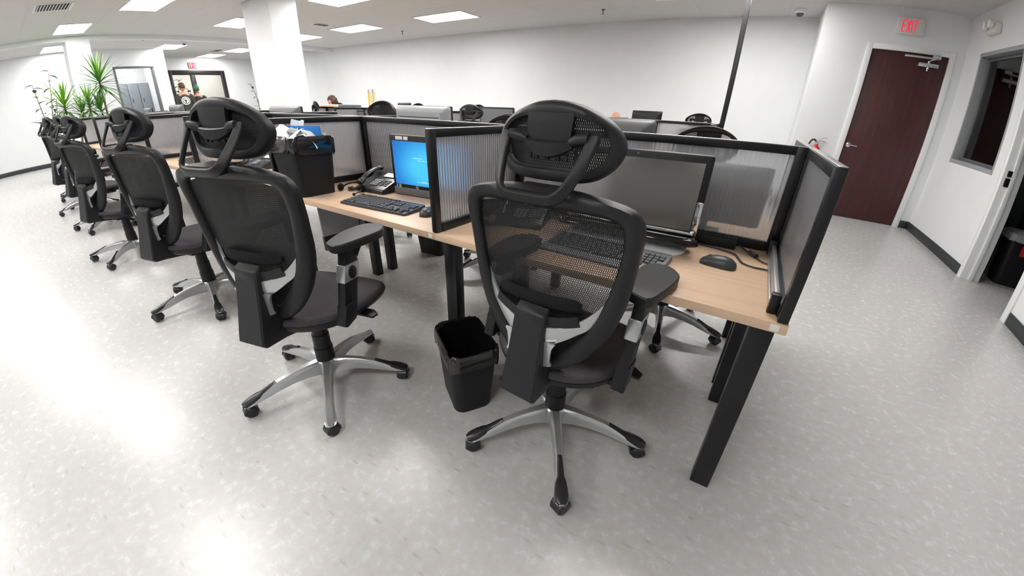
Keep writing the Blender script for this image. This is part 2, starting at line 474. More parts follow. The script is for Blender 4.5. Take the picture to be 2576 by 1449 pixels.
# left wall with the locker doorway y 2.93-3.89 z 0-2.285
b = new()
def lw(y0, y1, z0, z1): box(b, (XL-0.14, y0, z0), (XL, y1, z1))
lw(YF, 2.93, 0, CZ); lw(3.89, 4.255, 0, CZ); lw(2.93, 3.89, 2.285, CZ)
struct('wall_left', b, M['wall'])
plain('wall_alcove', (XFAR, 4.18, 0), (XL-0.14, 4.255, CZ), M['wall'])
# far wall with the black framed glass doors y 4.97-6.78 z 0-2.34
b = new()
box(b, (XFAR-0.14, 4.18, 0), (XFAR, 4.97, CZ)); box(b, (XFAR-0.14, 6.78, 0), (XFAR, YB+0.12, CZ)); box(b, (XFAR-0.14, 4.97, 2.34), (XFAR, 6.78, CZ))
struct('wall_far', b, M['wall'])
plain('wall_beyond', (-19.4, 4.2, 0), (-19.3, 8.0, CZ), M['outsideroom'])
plain('ceiling_beam', (-11.95, YF, CZ-0.10), (-11.75, YB, CZ), M['wall'])['kind'] = 'structure'
plain('column_small', (-12.25, 1.53, 0), (-11.735, 2.0, CZ), M['wall'], 0.01)['kind'] = 'structure'
plain('column_large', (-7.58, 3.50, 0), (-6.69, 3.96, CZ), M['wall'], 0.012)['kind'] = 'structure'
# baseboards
def base(name, lo, hi): plain(name, lo, hi, M['base'], 0.003)
BH = 0.105
base('baseboard_back', (-17.0, YB-0.012, 0), (XRET, YB, BH))
base('baseboard_return', (XRET-0.012, YD-0.012, 0), (XRET, YB-0.012, BH))
base('baseboard_door', (XRET, YD-0.012, 0), (1.015, YD, BH))
base('baseboard_corner', (2.08, YD-0.012, 0), (XR, YD, BH))
base('baseboard_right', (XR-0.012, 5.0, 0), (XR, YD-0.012, BH))
base('baseboard_near', (XR-0.012, YF, 0), (XR, 3.85, BH))
base('baseboard_left', (XL, YF, 0), (XL+0.012, 2.86, BH))
base('baseboard_front', (XL, YF, 0), (XR, YF+0.012, BH))
base('baseboard_far', (XFAR, 6.85, 0), (XFAR+0.012, YB, BH))

# window into the unlit office
b = new()
for lo, hi in (((XR-0.004, 6.36, 1.0), (XR+WT, 6.40, 2.27)), ((XR-0.004, 5.18, 1.0), (XR+WT, 5.215, 2.27)), ((XR-0.004, 5.215, 2.225), (XR+WT, 6.36, 2.27)), ((XR-0.004, 5.215, 1.0), (XR+WT, 6.36, 1.045))):
    box(b, lo, hi, 0.002)
wf = struct('window_1', b, M['ltgrey'])
b = new(); box(b, (XR+0.10, 5.215, 1.045), (XR+0.106, 6.36, 2.225)); obj('window_pane', b, M['glass'], wf, smooth=0)
b = new()
for lo, hi in (((XR+0.09, 6.315, 1.045), (XR+0.118, 6.36, 2.225)), ((XR+0.09, 5.215, 1.045), (XR+0.118, 5.25, 2.225)), ((XR+0.09, 5.25, 2.19), (XR+0.118, 6.315, 2.225)), ((XR+0.09, 5.25, 1.045), (XR+0.118, 6.315, 1.08))):
    box(b, lo, hi, 0.002)
obj('glazing_bead', b, M['grey'], wf)

# unlit office behind the right wall
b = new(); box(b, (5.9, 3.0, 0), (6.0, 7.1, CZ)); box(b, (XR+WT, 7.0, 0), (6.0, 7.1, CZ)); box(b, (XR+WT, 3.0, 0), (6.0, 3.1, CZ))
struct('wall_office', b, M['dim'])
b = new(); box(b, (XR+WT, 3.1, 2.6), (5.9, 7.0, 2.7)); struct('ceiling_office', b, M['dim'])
t_ = thing('storage_cabinet', 'tall dark cabinet in the unlit office behind the window', 'cabinet', (4.2, 6.55, 0))
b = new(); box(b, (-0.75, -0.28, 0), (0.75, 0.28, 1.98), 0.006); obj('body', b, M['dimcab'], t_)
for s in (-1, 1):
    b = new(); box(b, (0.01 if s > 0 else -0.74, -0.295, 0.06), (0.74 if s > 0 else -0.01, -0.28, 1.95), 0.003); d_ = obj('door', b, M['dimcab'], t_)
    b = new(); cyl(b, (s*0.05, -0.315, 0.95), (s*0.05, -0.315, 1.10), 0.008); obj('handle', b, M['edge'], d_)

# brown door
b = new(); box(b, (1.085, YD+0.02, 0.008), (2.01, YD+0.064, 2.232), 0.003)
door = struct('door_1', b, M['door'])
b = new(); lathe(b, [(0.033, 0), (0.033, 0.006), (0.026, 0.012), (0.011, 0.014), (0.011, 0.042), (0.0, 0.044)], 20, Matrix.Translation((1.145, YD+0.02, 1.0)) @ Matrix.Rotation(PI/2, 4, 'X'))
tube(b, smoothpts([(1.145, YD-0.02, 1.0), (1.17, YD-0.026, 0.999), (1.215, YD-0.026, 0.994), (1.245, YD-0.022, 0.99)]), 0.0095, 10)
obj('door_handle', b, M['chrome'], door)
b = new(); box(b, (1.66, YD-0.045, 2.075), (1.90, YD+0.02, 2.125), 0.008); cyl(b, (1.78, YD-0.02, 2.05), (1.78, YD-0.02, 2.15), 0.016)
cyl(b, (1.78, YD-0.02, 2.045), (1.78, YD-0.02, 2.03), 0.012)
tube(b, [(1.78, YD-0.02, 2.15), (1.80, YD-0.055, 2.165), (1.84, YD-0.07, 2.18)], 0.009, 8)
obj('closer_body', b, M['edge'], door)
b = new(); box(b, (1.47, YD-0.075, 2.17), (1.85, YD-0.05, 2.195), 0.004); box(b, (1.80, YD-0.07, 2.18), (1.90, YD-0.0, 2.235), 0.004)
obj('closer_arm', b, M['edge'], door)
b = new()
box(b, (1.015, YD-0.016, 0), (1.085, YD+0.02, 2.30), 0.003); box(b, (2.01, YD-0.016, 0), (2.08, YD+0.02, 2.30), 0.003); box(b, (1.085, YD-0.016, 2.232), (2.01, YD+0.02, 2.30), 0.003)
struct('trim_1', b, M['trim'])
# doorway to the unlit office: trim with strike plate
b = new()
for y0, y1 in ((4.915, 4.995), (3.855, 3.935)):
    box(b, (XR-0.016, y0, 0), (XR+WT+0.01, y1, 2.29), 0.003)
box(b, (XR-0.016, 3.935, 2.205), (XR+WT+0.01, 4.915, 2.29), 0.003)
box(b, (XR+0.06, 4.895, 0), (XR+0.10, 4.915, 2.205), 0.002); box(b, (XR+0.06, 3.935, 0), (XR+0.10, 3.955, 2.205), 0.002)
fr_ = struct('trim_2', b, M['trim'])
b = new(); box(b, (XR+0.015, 4.899, 0.94), (XR+0.075, 4.916, 1.02), 0.002); box(b, (XR+0.02, 4.899, 1.035), (XR+0.07, 4.916, 1.09), 0.002); obj('strike_plate', b, M['blackmetal'], fr_)
# locker doorway casing and the room behind
b = new()
box(b, (XL-0.15, 2.90, 0), (XL+0.012, 2.955, 2.285), 0.003); box(b, (XL-0.15, 3.865, 0), (XL+0.012, 3.92, 2.285), 0.003); box(b, (XL-0.15, 2.90, 2.262), (XL+0.012, 3.92, 2.31), 0.003)
struct('trim_3', b, M['grey'])
b = new(); box(b, (-17.0, 2.2, 0), (-16.9, 4.18, CZ)); box(b, (-17.0, 2.1, 0), (XL-0.14, 2.2, CZ)); struct('wall_lockers', b, M['wall'])
for k in range(6):
    t_ = thing('locker', '%s grey metal locker from the left in the small room behind the plants' % ['first', 'second', 'third', 'fourth', 'fifth', 'sixth'][k], 'locker', (-16.55, 2.35+0.305*k, 0), 0, 'lockers behind the doorway')
    b = new(); box(b, (-0.3, 0, 0.05), (0.0, 0.30, 1.95), 0.004); obj('body', b, M['locker'], t_)
    b = new(); box(b, (0.0, 0.008, 0.07), (0.016, 0.292, 1.93), 0.004); d_ = obj('door', b, M['locker'], t_)
    b = new(); box(b, (0.016, 0.05, 1.38), (0.024, 0.09, 1.50), 0.003); obj('latch', b, M['grey'], d_)

# black framed glass doors at the far end
b = new()
for y0, y1, z0, z1 in ((4.97, 5.06, 0, 2.34), (6.66, 6.78, 0, 2.34), (5.06, 6.66, 2.19, 2.34), (5.63, 5.78, 0, 2.19), (5.06, 5.63, 0, 0.12), (5.78, 6.66, 0, 0.12)):
    box(b, (XFAR-0.06, y0, z0), (XFAR+0.04, y1, z1), 0.004)
gd = struct('door_2', b, M['bronze'])
b = new(); box(b, (XFAR-0.012, 5.06, 0.12), (XFAR-0.004, 5.63, 2.19)); obj('glass_panel', b, M['glass'], gd, smooth=0)
b = new(); box(b, (XFAR-0.012, 5.78, 0.12), (XFAR-0.004, 6.66, 2.19)); obj('glass_panel', b, M['glass'], gd, smooth=0)

# ------------------------------------------------------------------ ceiling fittings
def troffer(cx, cy, label, group=None, lx=1.22, ly=0.61):
    t_ = thing('ceiling_light', label, 'light', (cx, cy, CZ), 0, group)
    b = new(); box(b, (-lx/2, -ly/2, -0.012), (lx/2, -ly/2+0.03, 0.0), 0.002); box(b, (-lx/2, ly/2-0.03, -0.012), (lx/2, ly/2, 0.0), 0.002)
    box(b, (-lx/2, -ly/2+0.03, -0.012), (-lx/2+0.03, ly/2-0.03, 0.0), 0.002); box(b, (lx/2-0.03, -ly/2+0.03, -0.012), (lx/2, ly/2-0.03, 0.0), 0.002)
    obj('frame', b, M['white'], t_)
    b = new(); box(b, (-lx/2+0.03, -ly/2+0.03, -0.008), (lx/2-0.03, ly/2-0.03, -0.004)); obj('diffuser', b, M['lamp'], t_, smooth=0)
G = 'fluorescent ceiling panels'
for cx, cy, lab in (
    (-8.25, 2.30, 'ceiling light panel cut by the top edge left of the big column'),
    (-10.72, 1.55, 'ceiling light panel just in front of the small column, above the dracaena plants'),
    (-13.75, 1.53, 'ceiling light panel against the left wall beyond the ceiling beam'),
    (-9.45, 4.25, 'ceiling light panel half hidden by the left side of the big column'),
    (-14.1, 4.30, 'ceiling light panel behind a dome camera above the end of the left wall'),
    (-16.25, 6.18, 'farthest ceiling light panel, above the exit sign of the glass doors'),
    (-14.2, 6.28, 'ceiling light panel behind the big column, near the glass doors'),
    (-5.63, 6.33, 'ceiling light panel nearest the long white back wall, right of two sprinklers'),
    (-8.22, 6.22, 'ceiling light panel beside the small air vent, right of the big column'),
    (-10.5, 6.20, 'ceiling light panel peeking out just right of the big column'),
    (-6.05, 4.42, 'ceiling light panel cut by the top edge right of the big column'),
    (-0.48, 6.42, 'ceiling light panel cut by the top edge beside the black power pole')):
    troffer(cx, cy, lab, G)
OUT = 'ceiling light panels overhead, outside the picture'
for cx, cy in ((-3.3, 4.45), (-0.6, 4.45), (-5.6, 2.3), (-3.0, 2.3), (-0.4, 2.3), (-5.9, 0.2), (-3.2, 0.05), (-8.6, -0.4), (-11.3, -0.6), (-5.9, -2.2), (-2.7, -2.3), (-9.0, -2.8), (-13.6, -1.6), (-0.5, -1.2)):
    troffer(cx, cy, 'ceiling light panel overhead, outside the picture', OUT)

troffer(-15.8, 3.25, 'ceiling light panel of the small locker room behind the plants', 'ceiling light panels of other rooms')
troffer(-18.2, 5.2, 'ceiling light panel of the room beyond the glass doors', 'ceiling light panels of other rooms')
troffer(-18.2, 6.9, 'ceiling light panel of the room beyond the glass doors', 'ceiling light panels of other rooms')
def vent(cx, cy, lx, ly, label):
    t_ = thing('ceiling_vent', label, 'vent', (cx, cy, CZ))
    b = new(); box(b, (-lx/2, -ly/2, -0.01), (lx/2, -ly/2+0.04, 0), 0.002); box(b, (-lx/2, ly/2-0.04, -0.01), (lx/2, ly/2, 0), 0.002)
    box(b, (-lx/2, -ly/2+0.04, -0.01), (-lx/2+0.04, ly/2-0.04, 0), 0.002); box(b, (lx/2-0.04, -ly/2+0.04, -0.01), (lx/2, ly/2-0.04, 0), 0.002)
    obj('frame', b, M['white'], t_)
    b = new()
    n = int((ly-0.1)/0.04)
    for k in range(n):
        y = -ly/2+0.06+k*(ly-0.12)/max(1, n-1)
        box(b, (-lx/2+0.04, y-0.018, -0.012), (lx/2-0.04, y+0.018, -0.009), 0, M=Matrix.Translation((0, y, -0.01)) @ Matrix.Rotation(0.6, 4, 'X') @ Matrix.Translation((0, -y, 0.01)))
    obj('louvre', b, M['white'], t_)
    b = new(); box(b, (-lx/2+0.04, -ly/2+0.04, -0.003), (lx/2-0.04, ly/2-0.04, -0.001)); obj('duct_shade', b, M['dimcab'], t_)  # dark sheet stands in for the shade inside the duct
vent(-8.42, 1.0, 0.58, 0.56, 'square ceiling air vent above the far left floor')
vent(-8.42, 5.5, 0.27, 0.37, 'small ceiling air vent beside a light panel, right of the big column')
vent(-14.6, 5.75, 0.6, 0.25, 'narrow ceiling air vent near the glass doors')

def sprinkler(x, y, label):
    t_ = thing('sprinkler', label, 'sprinkler', (x, y, CZ), 0, 'ceiling sprinklers')
    b = new(); lathe(b, [(0.035, 0), (0.033, -0.006), (0.012, -0.01), (0.012, -0.03), (0.007, -0.034), (0.007, -0.065), (0.0, -0.066)], 14); obj('body', b, M['grey'], t_)
    b = new(); lathe(b, [(0.0, -0.064), (0.024, -0.066), (0.024, -0.070), (0.0, -0.071)], 14); obj('deflector', b, M['grey'], t_)
sprinkler(-2.73, 6.95, 'ceiling sprinkler on the right, above the long white back wall')
sprinkler(-7.55, 6.98, 'ceiling sprinkler in the middle, between light panel and back wall')
sprinkler(-12.3, 3.2, 'ceiling sprinkler at far left, left of the big column')

def dome(x, y, label):
    t_ = thing('dome_camera', label, 'security camera', (x, y, CZ), 0, 'ceiling dome cameras')
    b = new(); lathe(b, [(0.075, 0), (0.078, -0.02), (0.07, -0.055), (0.05, -0.062)], 24); obj('housing', b, M['white'], t_)
    b = new(); lathe(b, [(0.052, -0.05), (0.05, -0.075), (0.036, -0.098), (0.015, -0.108), (0.0, -0.11)], 20); obj('lens_dome', b, M['dome'], t_)
dome(0.135, 7.40, 'white dome security camera on the ceiling near the brown door wall')
dome(-12.75, 4.24, 'dome security camera on the ceiling in front of a far light panel')

def letters(b, wd, ht, th, y, M_=None, bold=1.0):
    """E X I T, tall narrow capitals in the x-z plane, centred"""
    lw_ = wd/4.9; st = wd*0.052*bold
    def B(x0, z0, x1, z1, half=st/2):
        p, q = Vector((x0, 0, z0)), Vector((x1, 0, z1)); d = (q-p).normalized(); n_ = Vector((-d.z, 0, d.x))*half
        c = [p-n_, q-n_, q+n_, p+n_]
        vs = [b.verts.new(M_ @ Vector((v.x, y, v.z)) if M_ else Vector((v.x, y, v.z))) for v in c]
        ws = [b.verts.new(M_ @ Vector((v.x, y+th, v.z)) if M_ else Vector((v.x, y+th, v.z))) for v in c]
        b.faces.new(vs); b.faces.new(ws[::-1])
        for i in range(4): b.faces.new((vs[i], ws[i], ws[(i+1) % 4], vs[(i+1) % 4]))
    h = ht/2
    x = -wd/2
    B(x+st/2, -h, x+st/2, h)
    for z in (-h+st/2, 0, h-st/2): B(x, z, x+lw_*0.95, z)
    x += lw_*1.3; B(x, -h, x+lw_*0.95, h); B(x, h, x+lw_*0.95, -h)
    x += lw_*1.42; B(x, -h, x, h)
    x += lw_*0.35; B(x, h-st/2, x+lw_*1.05, h-st/2); B(x+lw_*0.52, -h, x+lw_*0.52, h)

def exit_sign(name_label, M_, wd=0.33, ht=0.20, mount=None, fill=.66, bold=1.0):
    t_ = thing('exit_sign', name_label, 'exit sign'); t_.matrix_world = M_
    b = new(); box(b, (-wd/2, 0, -ht/2), (wd/2, 0.05, ht/2), 0.006); obj('housing', b, M['signwhite'], t_)
    b = new(); letters(b, wd*fill, ht*fill*1.12, 0.004, -0.003, None, bold); obj('lettering', b, M['exitred'], t_, smooth=0)
    if mount:
        b = new(); lathe(b, [(0.05, ht/2+mount), (0.05, ht/2+mount-0.015), (0.012, ht/2+mount-0.02), (0.012, ht/2-0.002)], 16, Matrix.Translation((0, 0.025, 0))); obj('canopy', b, M['white'], t_)
exit_sign('white exit sign with red letters above the brown door', Matrix.Translation((1.465, YD-0.05, 2.535)))
exit_sign('exit sign above the black framed glass doors at the far end', Matrix.Translation((XFAR+0.05, 5.79, 2.50)) @ Matrix.Rotation(PI/2, 4, 'Z'), 0.28, 0.19, None, .84, 2.2)
exit_sign('ceiling hung exit sign cut off by the top edge of the picture', Matrix.Translation((-1.30, 5.40, 2.575)), 0.33, 0.20, CZ-2.575-0.10)

# emergency light on the right wall
t_ = thing('emergency_light', 'white twin head emergency light on the right wall above the window', 'emergency light', (XR, 6.05, 2.50))
b = new(); box(b, (-0.07, -0.15, -0.055), (0, 0.15, 0.055), 0.012); obj('housing', b, M['signwhite'], t_)
for s in (-1, 1):
    b = new(); lathe(b, [(0.02, 0), (0.045, 0.02), (0.05, 0.06), (0.046, 0.064)], 18, Matrix.Translation((-0.07, s*0.08, 0.035)) @ Matrix.Rotation(-PI/2, 4, 'Y')); l_ = obj('lamp_head', b, M['white'], t_)
    b = new(); lathe(b, [(0.0, 0.072), (0.03, 0.069), (0.045, 0.062)], 18, Matrix.Translation((-0.07, s*0.08, 0.035)) @ Matrix.Rotation(-PI/2, 4, 'Y')); obj('lens', b, M['clear'], l_)

# fire extinguisher on the door wall
t_ = thing('fire_extinguisher', 'red fire extinguisher hung beside the brown door, mostly behind the end divider', 'fire extinguisher', (0.75, YD-0.085, 0.50))
b = new(); lathe(b, [(0.0, 0), (0.062, 0.0), (0.068, 0.015), (0.068, 0.36), (0.055, 0.41), (0.025, 0.44), (0.022, 0.46)], 24); obj('cylinder', b, M['red'], t_)
b = new(); lathe(b, [(0.069, 0.14), (0.069, 0.30)], 24, caps=False); obj('instruction_label', b, M['sticker'], t_)
b = new(); cyl(b, (0, 0, 0.455), (0, 0, 0.50), 0.02); tube(b, [(0, 0, 0.50), (0.04, 0, 0.515), (0.10, 0, 0.50)], 0.010, 8, flat=(0.6, 1.2)); tube(b, [(0, 0, 0.515), (0.04, 0, 0.545), (0.11, 0, 0.555)], 0.010, 8, flat=(0.5, 1.3)); cyl(b, (0, -0.02, 0.49), (0, -0.045, 0.49), 0.017); obj('valve', b, M['edge'], t_)
b = new(); tube(b, smoothpts([(-0.015, 0, 0.50), (-0.06, 0, 0.52), (-0.095, 0, 0.45), (-0.085, 0, 0.28), (-0.075, 0, 0.12)]), 0.011, 8); obj('hose', b, M['plastic_dark'], t_)

# black power pole from the desk row to the ceiling
t_ = thing('power_pole', 'black square power pole from the second desk row up to the ceiling', 'power pole', (-0.41, 5.12, 0))
b = new(); box(b, (-0.026, -0.026, 0), (0.026, 0.026, CZ), 0.003); obj('post', b, M['blackmetal'], t_)
b = new(); box(b, (-0.045, -0.045, CZ-0.012), (0.045, 0.045, CZ), 0.003); obj('ceiling_plate', b, M['blackmetal'], t_)

# ------------------------------------------------------------------ the mesh task chair (local: x right, y forward, z up, origin on the floor under the column)
def bedge(z): return lerp([0.45, 0.55, 0.65, 0.76, 0.90, 1.03], [-0.148, -0.160, -0.168, -0.176, -0.190, -0.212], z)
def bback(a, z): return bedge(z) - lerp([0.5, 0.8, 1.0], [0.040, 0.040, 0.022], z)*(1-min(1, (a/0.25)**2))
OUTER = [(0, 1.060), (.10, 1.055), (.18, 1.043), (.232, 1.028), (.255, 1.006), (.264, .975), (.263, .93), (.257, .86), (.252, .80), (.244, .745), (.232, .70), (.212, .645), (.172, .575), (.115, .510), (.055, .475), (0, .465)]
INNER = [(0, 1.006), (.09, 1.006), (.16, 1.003), (.195, .998), (.213, .985), (.220, .962), (.222, .925), (.215, .86), (.205, .80), (.192, .75), (.180, .71), (.155, .66), (.115, .602), (.07, .552), (.035, .533), (0, .528)]
OUTER = [tuple(v)[:2] for v in smoothpts([(a, z, 0) for a, z in OUTER], 2)]
INNER = [tuple(v)[:2] for v in smoothpts([(a, z, 0) for a, z in INNER], 2)]

def chair_back_frame():
    b = new(); rings = []
    n = len(OUTER)
    full = [(OUTER[i], INNER[i], 1) for i in range(n)] + [(OUTER[i], INNER[i], -1) for i in range(n-2, 0, -1)]
    for (ao, zo), (ai, zi), s in full:
        def P(f, off):
            a = ao+(ai-ao)*f; z = zo+(zi-zo)*f
            return (s*a, bback(a, z)+off, z)
        rings.append([P(0.03, .024), P(0, .006), P(0.10, -.010), P(0.5, -.015), P(0.86, -.010), P(1, .002), P(0.96, .016), P(0.5, .026)])
    loft(b, rings, loop=True)
    return b

def chair_mesh():
    b = new(); rows = []
    half = sorted(INNER, key=lambda p: p[1])
    zs = [p[1] for p in half]; aw = [p[0] for p in half]
    for k in range(27):
        z = 0.532+(1.0055-0.532)*k/26
        wv = lerp(zs, aw, z) if z < 1.0 else 0.16
        if z >= 1.003: wv = 0.12
        wv = max(wv, 0.01)+0.006
        rows.append([(wv*u/8, bback(wv*u/8, z)+0.010+0.012*(1-(u/8)**2), z) for u in range(-8, 9)])
    for q in range(3): grid(b, [[(x, y+.0012*q, z) for x, y, z in r] for r in rows])      # the knit is some 2 mm thick
    return b

HO = [(0, 1.249), (.05, 1.245), (.10, 1.231), (.145, 1.210), (.175, 1.186), (.190, 1.158), (.188, 1.132), (.172, 1.104), (.142, 1.080), (.10, 1.068), (.05, 1.066), (0, 1.066)]
HI = [(0, 1.214), (.03, 1.214), (.065, 1.212), (.105, 1.204), (.135, 1.187), (.149, 1.160), (.147, 1.138), (.134, 1.116), (.108, 1.101), (.075, 1.098), (.035, 1.098), (0, 1.098)]
HO = [(a*.905, z) for a, z in HO]; HI = [(a*.955, z) for a, z in HI]
HO = [tuple(v)[:2] for v in smoothpts([(a, z, 0) for a, z in HO], 3)]
HI = [tuple(v)[:2] for v in smoothpts([(a, z, 0) for a, z in HI], 3)]
def hb(a, z): return -0.206 + 1.35*a*a + 0.10*max(0, z-1.20)
def chair_head_frame():
    b = new(); rings = []; n = len(HO)
    full = [(HO[i], HI[i], 1) for i in range(n)] + [(HO[i], HI[i], -1) for i in range(n-2, 0, -1)]
    for (ao, zo), (ai, zi), s in full:
        def P(f, off):
            a = ao+(ai-ao)*f; z = zo+(zi-zo)*f
            return (s*a, hb(a, z)+off, z)
        rings.append([P(0.04, .030), P(0, .012), P(0.10, -.004), P(0.5, -.010), P(0.88, -.006), P(1, .004), P(0.98, .016), P(0.5, .028)])
    loft(b, rings, loop=True)
    # middle panel hanging from the rim
    rows_f, rows_b = [], []
    for k in range(9):
        z = 1.222-(1.222-1.158)*k/8; hw = lerp([0, 1], [0.062, 0.057], k/8)
        rows_f.append([(hw*u/4, hb(hw*u/4, z)-0.009, z) for u in range(-4, 5)])
        rows_b.append([(hw*u/4, hb(hw*u/4, z)+0.004, z) for u in range(-4, 5)])
    rings = [rows_f[i]+rows_b[i][::-1] for i in range(9)]
    loft(b, rings)
    return b
def chair_saddle():
    b = new(); rings = []
    for k in range(17):
        u = -1+2*k/16; a = 0.068*u
        zt = 1.166-0.005*(1-u*u); zb = 1.146-0.022*(1-u*u)
        y = -0.212-0.010*(1-u*u)
        rings.append([(a, y-0.004, zt), (a, y-0.009, zt-0.004), (a, y-0.006, zb+0.003), (a, y+0.004, zb), (a, y+0.012, (zt+zb)/2), (a, y+0.008, zt)])
    loft(b, rings)
    for s in (-1, 1):
        tube(b, [(s*0.060, -0.212, 1.160), (s*0.078, -0.214, 1.166), (s*0.098, -0.216, 1.170), (s*0.108, -0.217, 1.171)], [0.010, 0.0145, 0.0135, 0.0125], 14)
    for a in (-0.05, -0.03, 0.0, 0.03, 0.05):
        box(b, (a-0.005, -0.212, 1.118), (a+0.005, -0.205, 1.135), 0.001)
    return b
def chair_yoke():
    b = new()
    R_ = [(.117, -.210, 1.176), (.1165, -.217, 1.163), (.111, -.238, 1.128), (.098, -.268, 1.083), (.083, -.288, 1.055), (.062, -.294, 1.043), (.03, -.294, 1.040)]
    pts = smoothpts([(x, y, z) for x, y, z in R_] + [(-x, y, z) for x, y, z in R_[::-1]], 4)
    n = len(pts)
    tube(b, pts, 1.0, 12, hint=lambda i: (0, -1.0, -0.55), flat=(0.0075, 0.0145), square=True)
    rings = []
    for k in range(6):
        f = k/5; y = -0.288+f*(0.082); z0 = 1.030+0.006*f; z1 = 1.056+0.004*f; hw = 0.066-0.010*f
        rings.append([(-hw, y, z0), (hw, y, z0), (hw, y, z1), (-hw, y, z1)])
    loft(b, rings)
    return b
def chair_head_net():
    b = new(); rows = []
    for k in range(11):
        z = 1.094+(1.217-1.094)*k/10
        wv = lerp([1.094, 1.10, 1.116, 1.138, 1.160, 1.187, 1.204, 1.217], [.08, .112, .134, .145, .146, .132, .104, .06], z)
        rows.append([(wv*u/8, hb(wv*u/8, z)+0.014, z) for u in range(-8, 9)])
    for q in range(3): grid(b, [[(x, y+.0012*q, z) for x, y, z in r] for r in rows])
    return b

BRU = [(.040, .655), (.091, .668), (.14, .697), (.180, .740), (.210, .790)]
BRL = [(.160, .690), (.14, .664), (.108, .632), (.069, .604), (.060, .588), (.057, .555), (.062, .538), (.034, .522)]
def chair_bracket():
    b = new()
    up = [tuple(v)[:2] for v in smoothpts([(a, z, 0) for a, z in BRU], 4)]
    lo = [(.188, .752)] + BRL
    def y(a): return -0.242+0.062*(min(a, .2)/0.2)**1.7
    for s in (-1, 1):
        # wing strip: upper curve against lower curve
        lw_ = [tuple(v)[:2] for v in smoothpts([(a, z, 0) for a, z in [(.034, .598), (.069, .604), (.108, .629), (.14, .655), (.166, .676), (.194, .715)]], 4)]
        n = 16; rings = []
        for k in range(n+1):
            f = k/n
            i = f*(len(up)-1); i0 = min(int(i), len(up)-2); ft = i-i0
            ua = [up[i0][j]+(up[i0+1][j]-up[i0][j])*ft for j in (0, 1)]
            i = f*(len(lw_)-1); i0 = min(int(i), len(lw_)-2); ft = i-i0
            la = [lw_[i0][j]+(lw_[i0+1][j]-lw_[i0][j])*ft for j in (0, 1)]
            m_ = [(ua[j]+la[j])/2 for j in (0, 1)]
            rings.append([(s*ua[0], y(ua[0])+0.007, ua[1]+0.002), (s*ua[0], y(ua[0]), ua[1]), (s*m_[0], y(m_[0])-0.004, m_[1]), (s*la[0], y(la[0]), la[1]), (s*la[0], y(la[0])+0.007, la[1])])
        loft(b, rings)
        # upright leg beside the spine
        leg = [(.034, .612), (.088, .614), (.080, .598), (.0765, .578), (.0755, .550), (.082, .536), (.060, .526), (.034, .518)]
        prism(b, [(s*a, z) for a, z in leg], lambda a, z: (a, -0.244, z), lambda a, z: (a, -0.236, z))
    return b

def chair_spine():
    b = new()
    prof = [(.052, -.250, .692, -.218, .708), (.053, -.256, .66, -.214, .66), (.056, -.276, .56, -.205, .56), (.0615, -.301, .46, -.196, .45), (.0625, -.308, .428, -.180, .416), (.058, -.294, .412, -.16, .404)]
    rings = []
    for hw, yb, zb, yf, zf in prof:
        r = 0.006
        rings.append([(-hw+r, yb, zb), (hw-r, yb, zb), (hw, yb+r, zb+(zf-zb)*0.1), (hw, yf, zf), (-hw, yf, zf), (-hw, yb+r, zb+(zf-zb)*0.1)])
    top = [(x*0.93, y+0.004 if i < 3 else y-0.004, z+0.007) for i, (x, y, z) in enumerate(rings[0])]
    loft(b, [top]+rings)
    # arm running forward under the seat
    rings = []
    for y, z0, z1, hw in ((-.27, .412, .455, .050), (-.18, .398, .450, .050), (-.08, .385, .438, .06), (0.02, .38, .432, .075)):
        rings.append([(-hw, y, z0), (hw, y, z0), (hw, y, z1), (-hw, y, z1)])
    loft(b, rings)
    return b

def chair_lumbar_pad():
    b = new(); pts = []; rad = []
    for k in range(13):
        u = -1+2*k/12; a = 0.138*u
        pts.append((a, bback(a, 0.735)-0.002+0.008*(u*u), 0.735+.004*u)); rad.append(1.0 if abs(u) < 0.99 else 0.55)
    tube(b, pts, rad, 12, hint=(0, 0, 1), flat=(0.021, 0.012))
    return b
def chair_lumbar_strap():
    b = new(); pts = []
    for k in range(17):
        u = -1+2*k/16; a = 0.140*u
        pts.append((a, bback(a, 0.68)-0.012-0.010*(1-u*u), 0.700-0.026*(1-abs(u)**2.2)))
    tube(b, pts, 1.0, 8, hint=(0, 0, 1), flat=(0.017, 0.004), square=True)
    return b

def seat_outline(n, k=1.0):
    out = []
    for i in range(n):
        t_ = 2*PI*i/n; c, s_ = math.cos(t_), math.sin(t_)
        e_ = 2/2.7
        a = 0.243*k*math.copysign(abs(c)**e_, c); y = 0.050+0.262*k*math.copysign(abs(s_)**e_, s_)
        if y < 0: a *= 1-0.18*min(1, (y/-0.21))**2
        out.append((a, y))
    return out
def sdrop(y): return 0.045*max(0, (y-0.16)/0.15)**2
def chair_seat():
    b = new(); rings = []
    for k, z in ((1.0, .452), (1.005, .462), (0.985, .474), (0.93, .479), (0.75, .476), (0.45, .470), (0.12, .468)):
        rings.append([(a, y, z-sdrop(y)) for a, y in seat_outline(44, k)])
    loft(b, rings)
    return b
def chair_seat_pan():
    b = new(); rings = []
    for k, z in ((0.70, .408), (0.90, .415), (0.985, .432), (1.008, .449), (1.012, .454), (0.99, .456)):
        rings.append([(a, y, z-sdrop(y)*(1.0 if k > .9 else .5)) for a, y in seat_outline(44, k)])
    loft(b, rings)
    return b
def chair_mech():
    b = new()
    box(b, (-.085, -.10, .375), (.085, .14, .425), 0.012)
    box(b, (-.235, -.085, .425), (.235, .0, .447), 0.006)
    return b
